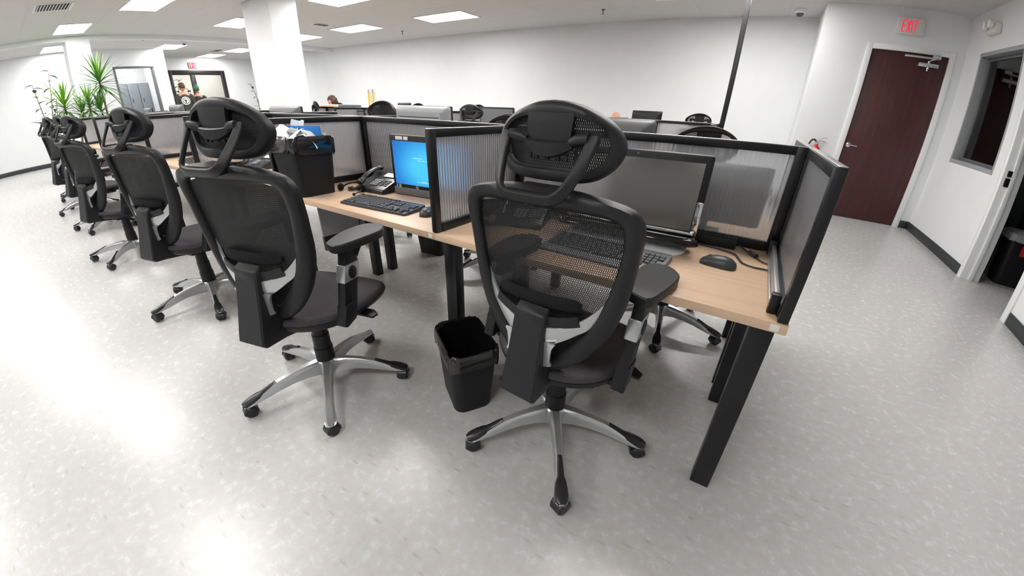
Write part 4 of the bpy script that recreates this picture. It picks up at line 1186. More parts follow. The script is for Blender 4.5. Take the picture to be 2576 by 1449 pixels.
def phone(label, loc, yaw, lcd='lcd'):
    t_ = thing('desk_phone', label, 'telephone', loc, yaw, 'office desk phones')
    b = new()   # wedge body
    prof = [(-.095, 0.0), (.105, 0.0), (.105, .085), (.095, .092), (-.085, .026), (-.095, .020)]
    prism(b, prof, lambda y, z: (-.115, y, z), lambda y, z: (.115, y, z), 0.006)
    obj('base', b, M['phone'], t_)
    sl = math.atan2(.092-.026, .180); Mp = Matrix.Translation((0, .005, .0595)) @ Matrix.Rotation(sl, 4, 'X')
    b = new(); box(b, (-.012, .035, 0), (.085, .088, .004), .002, M=Mp); f_ = obj('display_surround', b, M['plastic'], t_)
    b = new(); box(b, (-.006, .040, .0035), (.076, .083, .005), M=Mp); obj('display', b, M[lcd], f_, smooth=0)
    for r in range(4):
        for c in range(3):
            b = new(); box(b, (-.030+c*.020, -.010-r*.017, 0), (-.015+c*.020, .001-r*.017, .0055), .001, M=Mp); obj('key', b, M['ltgrey'], t_)
    for r in range(4):
        for c in range(2):
            b = new(); box(b, (.040+c*.034, -.004-r*.017, 0), (.066+c*.034, .004-r*.017, .004), .001, M=Mp); obj('soft_key', b, M['grey'], t_)
    b = new(); pts = smoothpts([(-.085, -.085, .048), (-.085, -.07, .055), (-.085, -.03, .082), (-.085, .03, .108), (-.085, .085, .118), (-.085, .10, .112)], 4)
    n = len(pts); rad = [(.021 if (i < n*.25 or i > n*.78) else .0145) for i in range(n)]
    tube(b, pts, rad, 14, hint=(0, 0, 1), flat=(.75, 1.25)); obj('handset', b, M['phone'], t_, smooth=60)
    b = new(); pts = [(-.10+.012*math.cos(i*1.25)-.05*i/60, -.095-.03*math.sin(PI*i/60)+.012*math.sin(i*1.25), .012+.006*math.sin(i*.7)) for i in range(61)]
    tube(b, pts, .0022, 6); obj('coiled_cord', b, M['cable'], t_)
    b = new(); box(b, (.100, .085, .088), (.114, .098, .096), .002); obj('message_lamp', b, M['red'], t_)
    return t_
phone('black desk phone beside the lit blue monitor', (-1.925, 1.495, DT), math.radians(4))
phone('black desk phone on the near end desk, seen through the back of the nearest chair', (-0.86, 1.46, DT), math.radians(14))
phone('black desk phone on the third desk, under the headrest of the second chair', (-3.35, 1.45, DT), math.radians(10))
t_ = thing('headset', 'black phone headset lying beside the full waste bin', 'headset', (-2.02, 1.345, DT), 0.4)
b = new(); tube(b, [(.07*math.cos(a), .05*math.sin(a)+.02, .012+.03*math.sin(a)) for a in [PI*i/14 for i in range(15)]], .005, 8); obj('headband', b, M['plastic_dark'], t_)
for s in (-1, 1):
    b = new(); ell(b, (s*.07, .015, .022), (.014, .028, .022)); obj('ear_pad', b, M['cushion'], t_)
b = new(); tube(b, smoothpts([(.07, .01, .02), (.10, -.05, .02), (.09, -.10, .012)]), .003, 6); ell(b, (.09, -.105, .012), (.009, .012, .009)); obj('microphone', b, M['plastic_dark'], t_)

# ------------------------------------------------------------------ waste bins
def bin_rings(n, top, bot, h, k=1.0):
    rings = []
    for f in (0, .12, .5, .9, 1.0):
        w_ = bot[0]+(top[0]-bot[0])*f; d_ = bot[1]+(top[1]-bot[1])*f; r_ = .045
        rings.append([(u*k, v*k, h*f) for u, v in rrect(w_, d_, r_, n)])
    return rings
def waste_bin(label, loc, yaw, bag=True, seed=1, top=(.29, .215), bot=(.245, .17), h=.31):
    t_ = thing('waste_bin', label, 'waste bin', loc, yaw, 'black plastic waste bins')
    b = new(); o_ = bin_rings(5, top, bot, h); i_ = bin_rings(5, (top[0]-.008, top[1]-.008), (bot[0]-.008, bot[1]-.008), h)
    i_[0] = [(x, y, .006) for x, y, z in i_[0]]
    base_in = [(x*.9, y*.9, 0.0) for x, y, z in o_[0]]
    loft(b, [base_in]+o_+i_[::-1]); obj('tub', b, M['binplastic'], t_)
    if bag:
        rnd = random.Random(seed); b = new(); rings = []
        n = len(rrect(1, 1, .1, 5)); N_ = n*4
        ph = [(m_, rnd.uniform(0, 6.28), rnd.uniform(.4, 1)*(4/(m_+2))) for m_ in (2, 3, 5, 7, 9, 12, 17)]
        def rim(k, z, amp, za):
            pts = rrect(top[0]*k, top[1]*k, .045*k, 23); out = []; q = rnd.uniform(-.6, .6); q2 = rnd.uniform(0, 6.28)
            for i, (u, v) in enumerate(pts):
                t = 2*PI*i/len(pts)
                s_ = sum(w_*math.sin(m_*t+p_+q) for m_, p_, w_ in ph)/2.2; c_ = sum(w_*math.sin(m_*t*1.0+p_*1.7+q2) for m_, p_, w_ in ph)/2.2
                r_ = rnd.uniform(-.012, .012); out.append((u*(1+amp*s_+r_), v*(1+amp*s_+r_), z+za*c_+rnd.uniform(-.002, .002)))
            return out
        hang = rim(1.04, h-.070, .012, .028)
        rings = [hang, rim(1.055, h-.050, .02, .016), rim(1.065, h-.026, .03, .012), rim(1.06, h-.006, .03, .010), rim(1.03, h+.010, .025, .014), rim(.97, h+.008, .02, .012), rim(.93, h-.02, .03, .012), rim(.89, h-.06, .04, .014), rim(.84, h-.12, .04, .014), rim(.78, h-.21, .05, .012), rim(.45, h-.235, .12, .02), rim(.1, h-.23, .1, .015)]
        loft(b, rings, cap=False); obj('liner', b, M['bag'], t_, smooth=45)
    return t_
waste_bin('black waste bin with a crumpled liner on the floor left of the nearest chair', (-0.868, 1.015, 0), math.radians(147), seed=4)
waste_bin('second black waste bin on the floor, mostly hidden behind the nearest chair', (-0.64, 1.36, 0), math.radians(100), seed=9, h=.33)
waste_bin('black waste bin standing on the second desk, overfull with paper', (-2.172, 1.185, DT), math.radians(92), seed=6, h=.305, top=(.265, .25), bot=(.225, .20))
waste_bin('black waste bin on the floor under the facing desk, seen beyond the side divider leg', (-2.30, 2.30, 0), math.radians(5), bag=False)
waste_bin('black waste bin on the floor under the facing desk, seen beyond the second chair', (-3.72, 2.42, 0), math.radians(-8), bag=False)
# rubbish in the desk bin
BZ = DT+.305
def sheet(label, loc, rot, wd, ht, m_='paper', seed=0, crumple=.012):
    rnd = random.Random(seed); b = new(); rows = []
    for i in range(7):
        rows.append([(-wd/2+wd*j/6, -ht/2+ht*i/6, rnd.uniform(-1, 1)*crumple+.02*math.sin(j*.9+seed)) for j in range(7)])
    top = rows; bot = [[(x, y, z-.0012) for x, y, z in r] for r in rows]
    grid(b, top); grid(b, bot[::-1])
    bmesh.ops.remove_doubles(b, verts=b.verts[:], dist=1e-5)
    o = obj('paper_sheet', b, M[m_], smooth=25, normals=False); o.location = loc; o.rotation_euler = rot
    tag(o, label, 'paper', 'paper stuffed in the desk bin'); return o
sheet('crumpled white paper at the left of the overfull desk bin', (-2.235, 1.13, BZ+.018), (.35, -.25, .4), .16, .13, seed=1)
sheet('largest white paper folded over the front of the overfull desk bin', (-2.165, 1.10, BZ+.020), (.5, .1, .2), .19, .13, seed=2)
sheet('white paper standing upright against the blue folder', (-2.225, 1.21, BZ+.045), (1.25, .1, .3), .10, .10, seed=3, crumple=.006)
sheet('pale grey paper at the right of the overfull desk bin', (-2.10, 1.17, BZ+.012), (.3, .3, .9), .15, .10, seed=5)
t_ = thing('folder', 'blue folder sticking up out of the overfull desk bin', 'folder', (-2.165, 1.205, DT+.165), math.radians(28))
b = new(); box(b, (-.105, -.004, 0), (.105, -.001, .205), .0008); obj('front_cover', b, M['blue'], t_)
b = new(); box(b, (-.105, .001, 0), (.105, .004, .198), .0008); obj('rear_cover', b, M['blue'], t_)
b = new(); box(b, (-.100, -.001, .005), (.100, .001, .202)); obj('sheet_pack', b, M['paper'], t_)
t_ = thing('highlighter_pen', 'yellow highlighter standing at the right edge of the overfull desk bin', 'pen', (-2.072, 1.268, DT+.235))
b = new(); cyl(b, (0, 0, 0), (0.004, 0.004, .080), .007, 12); obj('barrel', b, mat('highlighter', srgb(225, 215, 40), .35), t_)
b = new(); cyl(b, (0.004, 0.004, .080), (0.0045, 0.0045, .098), .0055, 12); obj('cap', b, M['white'], t_)
t_ = thing('small_carton', 'small grey carton lying on the rubbish in the desk bin', 'box', (-2.115, 1.14, BZ+.03), .5)
t_.rotation_euler = (.5, .3, .5)
b = new(); box(b, (-.045, -.02, -.012), (.045, .02, .012), .002); obj('carton', b, M['ltgrey'], t_)
b = new(); box(b, (.0451, -.02, -.012), (.046, .02, .012)); obj('flap', b, M['paper'], t_)

# ------------------------------------------------------------------ beyond the spine: monitors and chairs
MG = 'monitors behind the dividers'
aio('grey backed monitor directly behind the end desk divider, right of the nearest headrest', (-0.72, 2.05, DT), PI, .53, .80, 1.197, group=MG)
aio('pale grey backed monitor above the divider behind the lit blue monitor', (-2.04, 2.02, DT), PI, .52, .82, 1.222, group=MG, backm='ltgrey')
aio('grey backed monitor just right of the second chair headrest, in front of the big column', (-3.78, 1.97, DT), PI, .54, .80, 1.197, group=MG)
aio('grey backed monitor just left of the second chair headrest', (-6.72, 1.97, DT), PI, .56, .80, 1.235, group=MG)
aio('small grey monitor back in front of the dracaena plants', (-8.30, 2.0, DT), PI, .42, .80, 1.21, group=MG)
aio('monitor with a blank grey screen left of the nearest headrest, in the second double row', (-3.45, 4.95, DT), 0, .62, .82, 1.222, group=MG, screen='greyscreen')
aio('black monitor top showing over the rear divider right of the nearest headrest', (-1.36, 5.42, DT), PI, .39, .84, 1.245, group=MG, backm='plastic_dark')
aio('small dark monitor between two far headrests in the second double row', (-5.96, 5.42, DT), PI, .34, .86, 1.248, group=MG, backm='plastic_dark')
aio('dark monitor in the second double row, near the yellow folder', (-6.75, 4.95, DT), 0, .40, .80, 1.10, group=MG)

aio('dark monitor seen blurred through the fluted pane at the right of the end desk', (-0.165, 1.86, DT), PI, .52, .79, 1.045, group=MG, backm='plastic_dark')
ROWB = 'mesh task chairs on the facing side of the first desk row'
for k, (x, y, yaw, ph, lab, dz) in enumerate((
    (-0.255, 2.215, 178, 30, 'mesh task chair facing the camera, its star base showing under the near end desk', -0.072),
    (-1.63, 2.32, 183, 62, 'mesh task chair facing the camera just left of the nearest headrest', -0.072),
    (-3.14, 2.42, 186, 35, 'mesh task chair facing the camera behind the divider, right of the yellow poles', 0.004))):
    c_ = dup_chair(chair1, (x, y, 0), math.radians(yaw), math.radians(ph), lab, ROWB, dz, (), 40+k)
    if k == 0:
        b = new(); lathe(b, [(.009, 0), (.012, .0006), (.009, .0012)], 18, Matrix.Translation((-.10, hb(.10, 1.15)+.031, 1.135-.06)) @ Matrix.Rotation(-PI/2, 4, 'X'), caps=False)
        obj('maker_emblem', b, M['sticker'], c_)
ROWC = 'mesh task chairs in the second double row'
for k, (x, y, yaw, ph, lab, dz) in enumerate((
    (-3.41, 4.38, 14, 30, 'far mesh task chair seen from behind, left of the blank grey screen', 0.0),
    (-6.98, 4.42, -38, 62, 'mesh task chair turned sideways in the second double row, beside the big column', 0.005),
    (-0.79, 5.78, 176, 12, 'far mesh task chair just left of the power pole', 0.0),
    (-4.58, 5.80, 182, 20, 'far mesh task chair whose headrest peeks out behind the chair before the blank grey screen', 0.005),
    (-9.06, 5.93, 180, 10, 'mesh task chair under the seated person with curly brown hair', -0.02),
    (-1.95, 6.05, 180, 33, 'mesh task chair under the seated bald person in the second double row', -0.11),
    (-6.14, 5.80, 184, 50, 'far mesh task chair whose headrest shows above the pale grey backed monitor', 0.0))):
    dup_chair(chair1, (x, y, 0), math.radians(yaw), math.radians(ph), lab, ROWC, dz, (), 60+k)

# things lying on the far divider
t_ = thing('folder', 'yellow manila folder stack lying on top of the far divider, beside a person', 'folder', (-7.78, 5.10, PT+.003))
for k in range(2):
    b = new(); box(b, (-.32+.02*k, -.13, .022*k), (.32-.015*k, .12, .022*k+.006), .001); obj('cover', b, M['manila'], t_)
    b = new(); box(b, (-.31+.02*k, -.125, .022*k+.006), (.31-.02*k, .115, .022*k+.022), .001); obj('paper_block', b, M['paper'], t_)
t_ = thing('document_tray', 'flat grey document tray lying on top of the far divider, right of the yellow folder', 'tray', (-7.22, 5.10, PT+.003))
b = new(); box(b, (-.21, -.12, 0), (.21, .12, .006), .001); box(b, (-.21, -.12, .006), (-.204, .12, .04), .001); box(b, (.204, -.12, .006), (.21, .12, .03), .001); box(b, (-.204, .114, .006), (.204, .12, .04), .001); box(b, (-.204, -.12, .006), (.204, -.114, .034), .001); obj('tray', b, M['grey'], t_)
for k, x in enumerate((-10.19, -10.0)):
    t_ = thing('pole', 'thin yellow pole leaning on the long back wall, %s of the pair' % ('left one' if k == 0 else 'right one'), 'pole', (x, 7.80, 0))
    b = new(); cyl(b, (0, 0, .0), (0, .10, 1.50), .020, 10); obj('shaft', b, M['yellow'], t_)
    b = new(); cyl(b, (0, .10, 1.50), (0, .107, 1.60), .017, 10); obj('tip', b, M['ltgrey'], t_)

# bin in the unlit doorway
t_ = thing('swing_bin', 'dark bin with a grey liner and red label just inside the right doorway', 'waste bin', (2.72, 5.17, 0))
b = new(); rings = [[(u*k, v*k, z) for u, v in rrect(.34, .27, .06, 5)] for k, z in ((.82, 0), (.84, .02), (.98, .50), (1.0, .52))]; loft(b, rings); obj('tub', b, M['binplastic'], t_)
b = new(); rnd = random.Random(3)
rings = [[(u*k*(1+rnd.uniform(-.02, .02)), v*k*(1+rnd.uniform(-.02, .02)), z+rnd.uniform(-.008, .008)) for u, v in rrect(.34, .27, .06, 9)] for k, z in ((1.02, .46), (1.05, .49), (1.04, .53), (.8, .545), (.3, .56))]; loft(b, rings, cap=True); obj('liner', b, M['ltgrey'], t_, smooth=25)
b = new(); box(b, (-.035, -.140, .33), (.055, -.128, .43), .002, M=Matrix.Translation((0, 0, 0))); obj('label_sticker', b, M['red'], t_)

# ------------------------------------------------------------------ people
def skin_body(name, joints, edges, mat_, parent, sub=2):
    me = bpy.data.meshes.new(name); me.from_pydata([j[0] for j in joints], edges, [])
    o = bpy.data.objects.new('tmp_'+name, me); COL.objects.link(o)
    mo = o.modifiers.new('s', 'SKIN'); mo.use_smooth_shade = True
    for i, j in enumerate(joints):
        sv = me.skin_vertices[0].data[i]; sv.radius = j[1] if isinstance(j[1], tuple) else (j[1], j[1]); sv.use_root = (i == 0)
    ms = o.modifiers.new('u', 'SUBSURF'); ms.levels = sub; ms.render_levels = sub
    dg = bpy.context.evaluated_depsgraph_get(); m2 = bpy.data.meshes.new_from_object(o.evaluated_get(dg))
    bpy.data.objects.remove(o); bpy.data.meshes.remove(me)
    m2.name = name; m2.materials.clear(); m2.materials.append(mat_)
    for p_ in m2.polygons: p_.use_smooth = True
    ob = bpy.data.objects.new(name, m2); COL.objects.link(ob); ob.parent = parent
    return ob

def person(label, loc, yaw, seated=False, shirt='shirt', hair='short', group=None, head_tilt=0.0, scale=1.0, arms='down'):
    """faces local +y"""
    t_ = thing('person', label, 'person', loc, yaw, group); t_.scale = (scale,)*3
    hz = 0.46 if seated else 0.93           # hip height
    J = [((0, 0, hz), (.125, .095)), ((0, .0, hz+.17), (.125, .09)), ((0, .0, hz+.36), (.145, .10)), ((0, -.005, hz+.48), (.11, .075)), ((0, .0, hz+.545), (.052, .055)), ((0, .015, hz+.61), (.055, .06))]
    E_ = [(0, 1), (1, 2), (2, 3), (3, 4), (4, 5)]
    def chain(start, pts):
        p_ = start
        for q, r in pts:
            J.append((q, r)); E_.append((p_, len(J)-1)); p_ = len(J)-1
        return p_
    for s in (-1, 1):
        if arms == 'down':
            w_ = chain(3, [((s*.17, -.005, hz+.47), .062), ((s*.235, -.02, hz+.22), .045), ((s*.25, .04, hz+.0), .032), ((s*.25, .06, hz-.06), (.036, .018))])
            hd = Vector((s*.25, .06, hz-.06)); dn = Vector((0, .15, -1))
        else:
            w_ = chain(3, [((s*.17, -.005, hz+.47), .062), ((s*.24, .06, hz+.24), .045), ((s*.15, .30, hz+.26), .032), ((s*.13, .36, hz+.27), (.036, .018))])
            hd = Vector((s*.13, .36, hz+.27)); dn = Vector((-s*.2, 1, .05))
        dn.normalize(); sd = dn.cross(Vector((1, 0, 0))).normalized()
        for i, (off, ln) in enumerate(((-.026, .062), (-.009, .075), (.009, .07), (.026, .055))):
            a = hd+sd*off+dn*.02; chain(w_, [(tuple(a+dn*ln*.55), .009), (tuple(a+dn*ln+Vector((-s*.012, 0, 0))), .0075)])
        chain(w_, [(tuple(hd-sd*.035+dn*.005), .011), (tuple(hd-sd*.050+dn*.035), .009)])
        if seated:
            chain(0, [((s*.10, .05, hz-.01), .085), ((s*.13, .42, hz+.02), .062), ((s*.13, .40, .08), .042), ((s*.13, .43, .045), .04), ((s*.13, .55, .03), (.042, .028))])
        else:
            chain(0, [((s*.09, 0, hz-.08), .085), ((s*.10, .01, .50), .058), ((s*.105, -.02, .09), .038), ((s*.105, .0, .045), .038), ((s*.11, .13, .03), (.042, .026))])
    body = skin_body('body', J, E_, M['skin'], t_)
    hc = Vector((0, .025, hz+.715))
    # the head: skull, jaw, nose, brow, lips, ears - one surface
    b = new(); ell(b, (0, 0, 0), (.076, .096, .118), 28, 20)
    for v in b.verts:
        x, y, z = v.co
        if z < 0: v.co.x *= 1+z*1.8; v.co.y = y*(1+z*0.9)+(-z)*.12
        if y > .06:
            v.co.y += .022*math.exp(-((x/.013)**2+((z+.012)/.022)**2)) + .006*math.exp(-((x/.026)**2+((z+.055)/.010)**2)) + .005*math.exp(-((x/.04)**2+((z-.028)/.010)**2)) + .008*math.exp(-((x/.022)**2+((z+.095)/.016)**2)) - .007*(math.exp(-(((abs(x)-.03)/.013)**2+((z-.008)/.010)**2)))
    for s in (-1, 1): ell(b, (s*.078, -.005, -.005), (.010, .019, .030), 10, 8)
    bmesh.ops.rotate(b, verts=b.verts[:], cent=(0, 0, -.08), matrix=Matrix.Rotation(head_tilt, 3, 'X'))
    bmesh.ops.translate(b, verts=b.verts[:], vec=hc)
    bb = bmesh.new(); bb.from_mesh(body.data); merge(bb, b); bb.to_mesh(body.data); bb.free()
    for p_ in body.data.polygons: p_.use_smooth = True
    for s in (-1, 1):
        b = new(); ell(b, (hc.x+s*.030, hc.y+.079, hc.z+.008), (.011, .009, .007), 10, 8); obj('eye', b, M['white'], t_)
        b = new(); ell(b, (hc.x+s*.030, hc.y+.086, hc.z+.008), (.0048, .0035, .0048), 8, 6); obj('iris', b, M['cable'], t_)
    b = new(); ell(b, (hc.x, hc.y+.094, hc.z-.055), (.024, .008, .006), 12, 6); obj('lips', b, mat('lips', srgb(160, 90, 85), .5), t_)
    rot = Matrix.Translation(hc+Vector((0, 0, -.08))) @ Matrix.Rotation(head_tilt, 4, 'X') @ Matrix.Translation((0, 0, .08))
    if hair in ('short', 'curly'):
        b = new(); big = hair == 'curly'
        ell(b, (0, -.014, .028), (.082, .096, .104), 26, 18)
        rnd = random.Random(5)
        for v in b.verts:
            if v.co.y > .045 and v.co.z < .085: v.co.y = .045+.2*(v.co.y-.045)
            if v.co.z < -.03: v.co.z = -.03+(v.co.z+.03)*.4
            if big:
                k = 1.18+rnd.uniform(-.10, .16); v.co = Vector((v.co.x*k*1.15, v.co.y*k, v.co.z*k+.008))
        merge_b = new(); merge(merge_b, b, rot); obj('hair', merge_b, M['hair'], t_, smooth=60)
    elif hair == 'cap':
        b = new(); ell(b, (0, -.006, .034), (.086, .104, .098), 26, 18)
        bmesh.ops.bisect_plane(b, geom=b.verts[:]+b.edges[:]+b.faces[:], plane_co=(0, 0, .022), plane_no=(0, -.12, 1), clear_inner=True)
        prism(b, [(-.07, .08), (-.062, .13), (-.03, .165), (.03, .165), (.062, .13), (.07, .08)], lambda u, v: (u, v, .030-(u/.07)**2*.012), lambda u, v: (u, v, .036-(u/.07)**2*.012))
        lathe(b, [(0, .131), (.008, .131), (.008, .136), (0, .138)], 10, Matrix.Translation((0, -.006, 0)))
        mb_ = new(); merge(mb_, b, rot); obj('cap', mb_, M['cap'], t_, smooth=60)
        b = new(); ell(b, (0, -.02, -.005), (.080, .090, .06), 20, 12)
        for v in b.verts:
            if v.co.y > .02: v.co.y = .02+.1*(v.co.y-.02)
        mb_ = new(); merge(mb_, b, rot); obj('hair', mb_, M['hair'], t_, smooth=60)
    # shirt: torso shell with sleeves
    b = new(); rings = []
    for z, rx, ry, yo in ((hz-.06, .168, .128, 0), (hz+.02, .165, .125, 0), (hz+.17, .163, .118, 0), (hz+.30, .182, .124, 0), (hz+.40, .196, .118, -.003), (hz+.465, .175, .098, -.005), (hz+.505, .115, .080, -.004), (hz+.535, .070, .070, 0)):
        rings.append([(rx*math.copysign(abs(math.cos(a))**.85, math.cos(a)), yo+ry*math.copysign(abs(math.sin(a))**.9, math.sin(a)), z) for a in [2*PI*i/28 for i in range(28)]])
    loft(b, rings, cap=False)
    for s in (-1, 1):
        if arms == 'down': tube(b, smoothpts([(s*.13, -.005, hz+.46), (s*.185, -.008, hz+.43), (s*.222, -.016, hz+.30), (s*.236, -.018, hz+.20)], 3), [.075, .078, .080, .077, .074, .071, .068, .066, .065, .064], 16)
        else: tube(b, smoothpts([(s*.13, -.005, hz+.46), (s*.185, .005, hz+.43), (s*.222, .04, hz+.32), (s*.236, .07, hz+.245)], 3), [.075, .078, .080, .077, .074, .071, .068, .066, .065, .064], 16)
    sh = obj('shirt', b, M[shirt], t_, smooth=70)
    # trousers and shoes
    b = new()
    if seated:
        rings = [[(.165*math.cos(a), .125*math.sin(a)+.0, z) for a in [2*PI*i/24 for i in range(24)]] for z in (hz-.10, hz-.05, hz+.03)]; loft(b, rings)
        for s in (-1, 1): tube(b, smoothpts([(s*.09, .0, hz-.02), (s*.12, .25, hz+.01), (s*.13, .44, hz-.0), (s*.13, .43, hz-.12), (s*.13, .405, .10)], 3), .078, 16)
    else:
        rings = [[(rx*math.cos(a), ry*math.sin(a), z) for a in [2*PI*i/24 for i in range(24)]] for z, rx, ry in ((hz-.13, .165, .125), (hz-.05, .168, .126), (hz+.03, .160, .120))]; loft(b, rings)
        for s in (-1, 1): tube(b, smoothpts([(s*.085, 0, hz-.06), (s*.10, .01, .50), (s*.105, -.015, .06)], 5), [.095, .093, .09, .086, .082, .078, .076, .074, .072, .07, .07], 16)
    obj('trousers', b, M['denim'], t_, smooth=70)
    for s in (-1, 1):
        y0 = .43 if seated else 0.0
        b = new(); rings = []
        for y, hw, h in ((-.075, .028, .05), (-.05, .040, .085), (.02, .042, .085), (.08, .046, .06), (.15, .044, .045), (.185, .026, .035)):
            rings.append([(s*.115+hw*math.cos(a), y0+y, max(0.0, h*math.sin(a))) for a in [PI*i/10 for i in range(11)]])
        loft(b, rings); obj('shoe', b, M['shoe'], t_, smooth=60)
    return t_, sh, hz

t_, sh, hz = person('person at the far glass doors in a dark olive shirt with round white back print', (-15.3, 4.76, 0), math.radians(82), shirt='shirt', hair='short', scale=1.06)
# round back print: ring and figure pressed on the shirt back
b = new()
def backprint(u, v): 
    x = u; z = hz+.335+v
    ry = lerp([hz+.17, hz+.30, hz+.40, hz+.465], [.118, .124, .121, .103], z); rx = lerp([hz+.17, hz+.30, hz+.40, hz+.465], [.163, .182, .199, .18], z)
    return ry*max(0.05, 1-(abs(x)/rx)**2.3)**.5
def ring(r0, r1, n=36):
    for i in range(n):
        a0, a1 = 2*PI*i/n, 2*PI*(i+1)/n
        q = [(r0*math.cos(a0), r0*math.sin(a0)), (r1*math.cos(a0), r1*math.sin(a0)), (r1*math.cos(a1), r1*math.sin(a1)), (r0*math.cos(a1), r0*math.sin(a1))]
        f = [b.verts.new((u, -backprint(u, v)-.004, hz+.335+v)) for u, v in q]; g = [b.verts.new((u, -backprint(u, v)+.002, hz+.335+v)) for u, v in q]
        b.faces.new(f); b.faces.new(g[::-1])
ring(.088, .112); ring(.002, .072)
obj('back_print', b, M['sticker'], sh, normals=False)
b = new()
for q in ([(-.02, -.06), (.012, -.06), (.008, .02), (-.02, .02)], [(-.045, .0), (-.02, -.005), (-.005, .035), (-.03, .045)], [(.008, -.02), (.035, .0), (.02, .03), (.004, .02)]):
    f = [b.verts.new((u, -backprint(u, v)-.0065, hz+.335+v)) for u, v in q]; b.faces.new(f)
obj('print_figure', b, M['shirt'], sh, normals=False)
person('person in a green cap at the far glass doors, beside the olive shirt', (-15.35, 5.17, 0), math.radians(60), shirt='dkshirt', hair='cap', head_tilt=.12, scale=1.02)
person('person with curly brown hair seated in the second double row behind the yellow folder', (-9.05, 5.95, 0), math.radians(180), seated=True, shirt='pinkshirt', hair='curly', scale=1.03, arms='fwd', head_tilt=-.1)
person('bald person seated far back, just a scalp showing right of the nearest headrest', (-1.95, 5.98, 0), math.radians(184), seated=True, shirt='dkshirt', hair='none', scale=0.94, arms='fwd', head_tilt=-.25)

# ------------------------------------------------------------------ plants
def leaf_blade(b, base, d, ln, wd, droop, n=7):
    """arching strap leaf with a V fold"""
    d = Vector(d).normalized(); side_ = d.cross(Vector((0, 0, 1)))
    if side_.length < .05: side_ = Vector((1, 0, 0))
    side_.normalize(); p = Vector(base); L_, C_, R_ = [], [], []
    step = ln/n; cur = d.copy()
    for i in range(n+1):
        f = i/n; w_ = wd*(0.45+.55*min(1, f*4))*(1-f**2.2)+.001
        up = side_.cross(cur).normalized()
        L_.append(p+side_*w_+up*w_*.35); C_.append(p.copy()); R_.append(p-side_*w_+up*w_*.35)
        p = p+cur*step; cur = (cur+Vector((0, 0, -droop/n*(0.4+1.2*f)))).normalized()
    grid(b, [L_, C_]); grid(b, [C_, R_])
def pot(t_, r=.17, h=.30):
    b = new(); lathe(b, [(r*.72, 0), (r*.78, .02), (r, h*.92), (r*1.06, h*.92), (r*1.06, h), (r*.94, h), (r*.92, h-.03)], 26); obj('pot', b, M['pot'], t_)
    b = new(); lathe(b, [(0, h-.032), (r*.93, h-.035)], 26, caps=False); obj('soil', b, M['soil'], t_)
def dracaena(label, loc, heads, seed):
    t_ = thing('dracaena', label, 'potted plant', loc, 0, 'floor plants by the left wall'); rnd = random.Random(seed)
    pot(t_)
    for (hx, hy, hz_, n, ln, young) in heads:
        b = new(); pts = smoothpts([(hx*.15, hy*.15, .26), (hx*.5, hy*.4, hz_*.5), (hx, hy, hz_)], 4); tube(b, pts, [.022-.0007*i for i in range(len(pts))], 9); obj('stem', b, M['trunk'], t_)
        b = new(); by = new()
        for i in range(n):
            az = 2.399*i+rnd.uniform(-.2, .2); f = i/n
            el = math.radians(78-115*f+rnd.uniform(-8, 8)); base = (hx, hy, hz_-.16*f+.02)
            d = (math.cos(az)*math.cos(el), math.sin(az)*math.cos(el), math.sin(el))
            leaf_blade(by if f < young else b, base, d, ln*rnd.uniform(.85, 1.1)*(0.85 if f < .1 else 1), .019, .35+.75*f)
        for q_, mm in ((b, 'leaf'), (by, 'leafyoung')):
            if len(q_.verts): obj('leaf_crown', q_, M[mm], t_, smooth=60, normals=False)
            else: q_.free()
    return t_
dracaena('tall dracaena with narrow arching leaves, right one of the plants before the small column', (-10.8, 1.86, 0), [(0, 0, 1.80, 62, .62, .16), (.15, -.12, 1.25, 34, .45, .1)], 3)
dracaena('shorter bushy dracaena, left one of the plants before the small column', (-10.9, 1.17, 0), [(0, 0, 1.40, 54, .60, .55), (-.1, .30, 1.22, 36, .42, .2)], 8)
dracaena('low dracaena between the two larger plants, half hidden by the far dividers', (-10.6, 1.55, 0), [(0, 0, 1.36, 40, .46, .25)], 12)
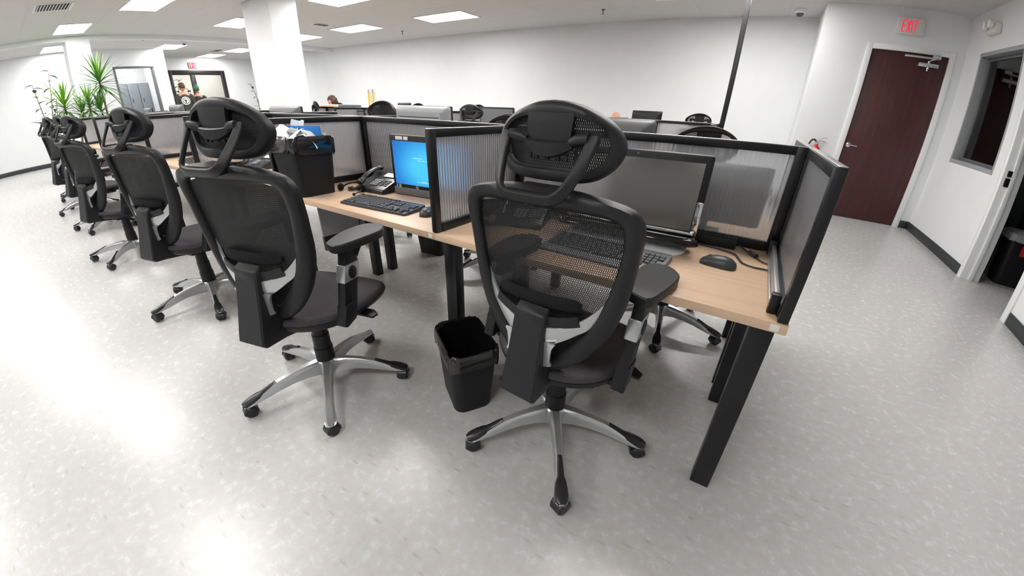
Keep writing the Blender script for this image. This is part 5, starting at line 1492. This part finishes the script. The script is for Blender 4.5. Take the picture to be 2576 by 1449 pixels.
def broadleaf(label, loc, stems, seed, wd=.045, ln=.2, group='broad leaved plants'):
    t_ = thing('rubber_plant', label, 'potted plant', loc, 0, group); rnd = random.Random(seed)
    pot(t_)
    b = new(); bl = new()
    for pts in stems:
        P = smoothpts(pts, 5); tube(b, P, [.011-.006*i/len(P) for i in range(len(P))], 7)
        for i in range(len(P)//4, len(P)):
            az = 2.4*i+rnd.uniform(-.4, .4); el = rnd.uniform(-.25, .7)
            leaf_blade(bl, P[i], (math.cos(az)*math.cos(el), math.sin(az)*math.cos(el), math.sin(el)), ln*rnd.uniform(.75, 1.15), wd, .9, 6)
    obj('stem', b, M['trunk'], t_); obj('foliage', bl, M['leafdark'], t_, smooth=60, normals=False)
broadleaf('broad leaved plant with drooping dark leaves, leftmost of the plants by the left wall', (-11.3, 0.93, 0), [[(0, 0, .28), (.02, -.02, .9), (-.02, .08, 1.5), (.0, .14, 2.08)], [(0, 0, .28), (0, -.08, .9), (.02, -.14, 1.4), (.02, -.20, 1.86)], [(0, 0, .28), (.05, .02, .8), (.1, .1, 1.2), (.12, .16, 1.55)], [(0, 0, .28), (.05, -.05, .7), (.12, -.12, 1.0), (.15, -.20, 1.12)]], 4)
broadleaf('slender dark plant just left of the big column, near the far right corner', (-14.0, 6.42, 0), [[(0, 0, .28), (.0, .02, .9), (.0, .0, 1.4), (0, -.1, 1.75)], [(0, 0, .28), (.05, .05, .8), (.06, .06, 1.25)]], 14, .04, .17)
broadleaf('dark broad leaved plant behind the two people at the glass doors', (-16.1, 4.88, 0), [[(0, 0, .28), (0, .02, 1.0), (0, .0, 1.6), (0, .08, 1.98)], [(0, 0, .28), (0, -.08, .9), (0, -.16, 1.5), (0, -.2, 1.72)], [(0, 0, .28), (0, .12, .9), (0, .25, 1.4), (0, .3, 1.7)]], 21, .045, .19)

# leads hanging under the second desk
for k, pts in enumerate(([(-2.20, 1.50, .70), (-2.19, 1.49, .5), (-2.20, 1.46, .34)], [(-2.16, 1.56, .70), (-2.15, 1.55, .52), (-2.19, 1.50, .40), (-2.14, 1.48, .33)])):
    b = new(); tube(b, smoothpts(pts, 6), .004, 6)
    tag(obj('power_lead', b, M['cable']), ['straight black lead hanging under the second desk', 'twisted black lead hanging under the second desk, right of the straight one'][k], 'cable')
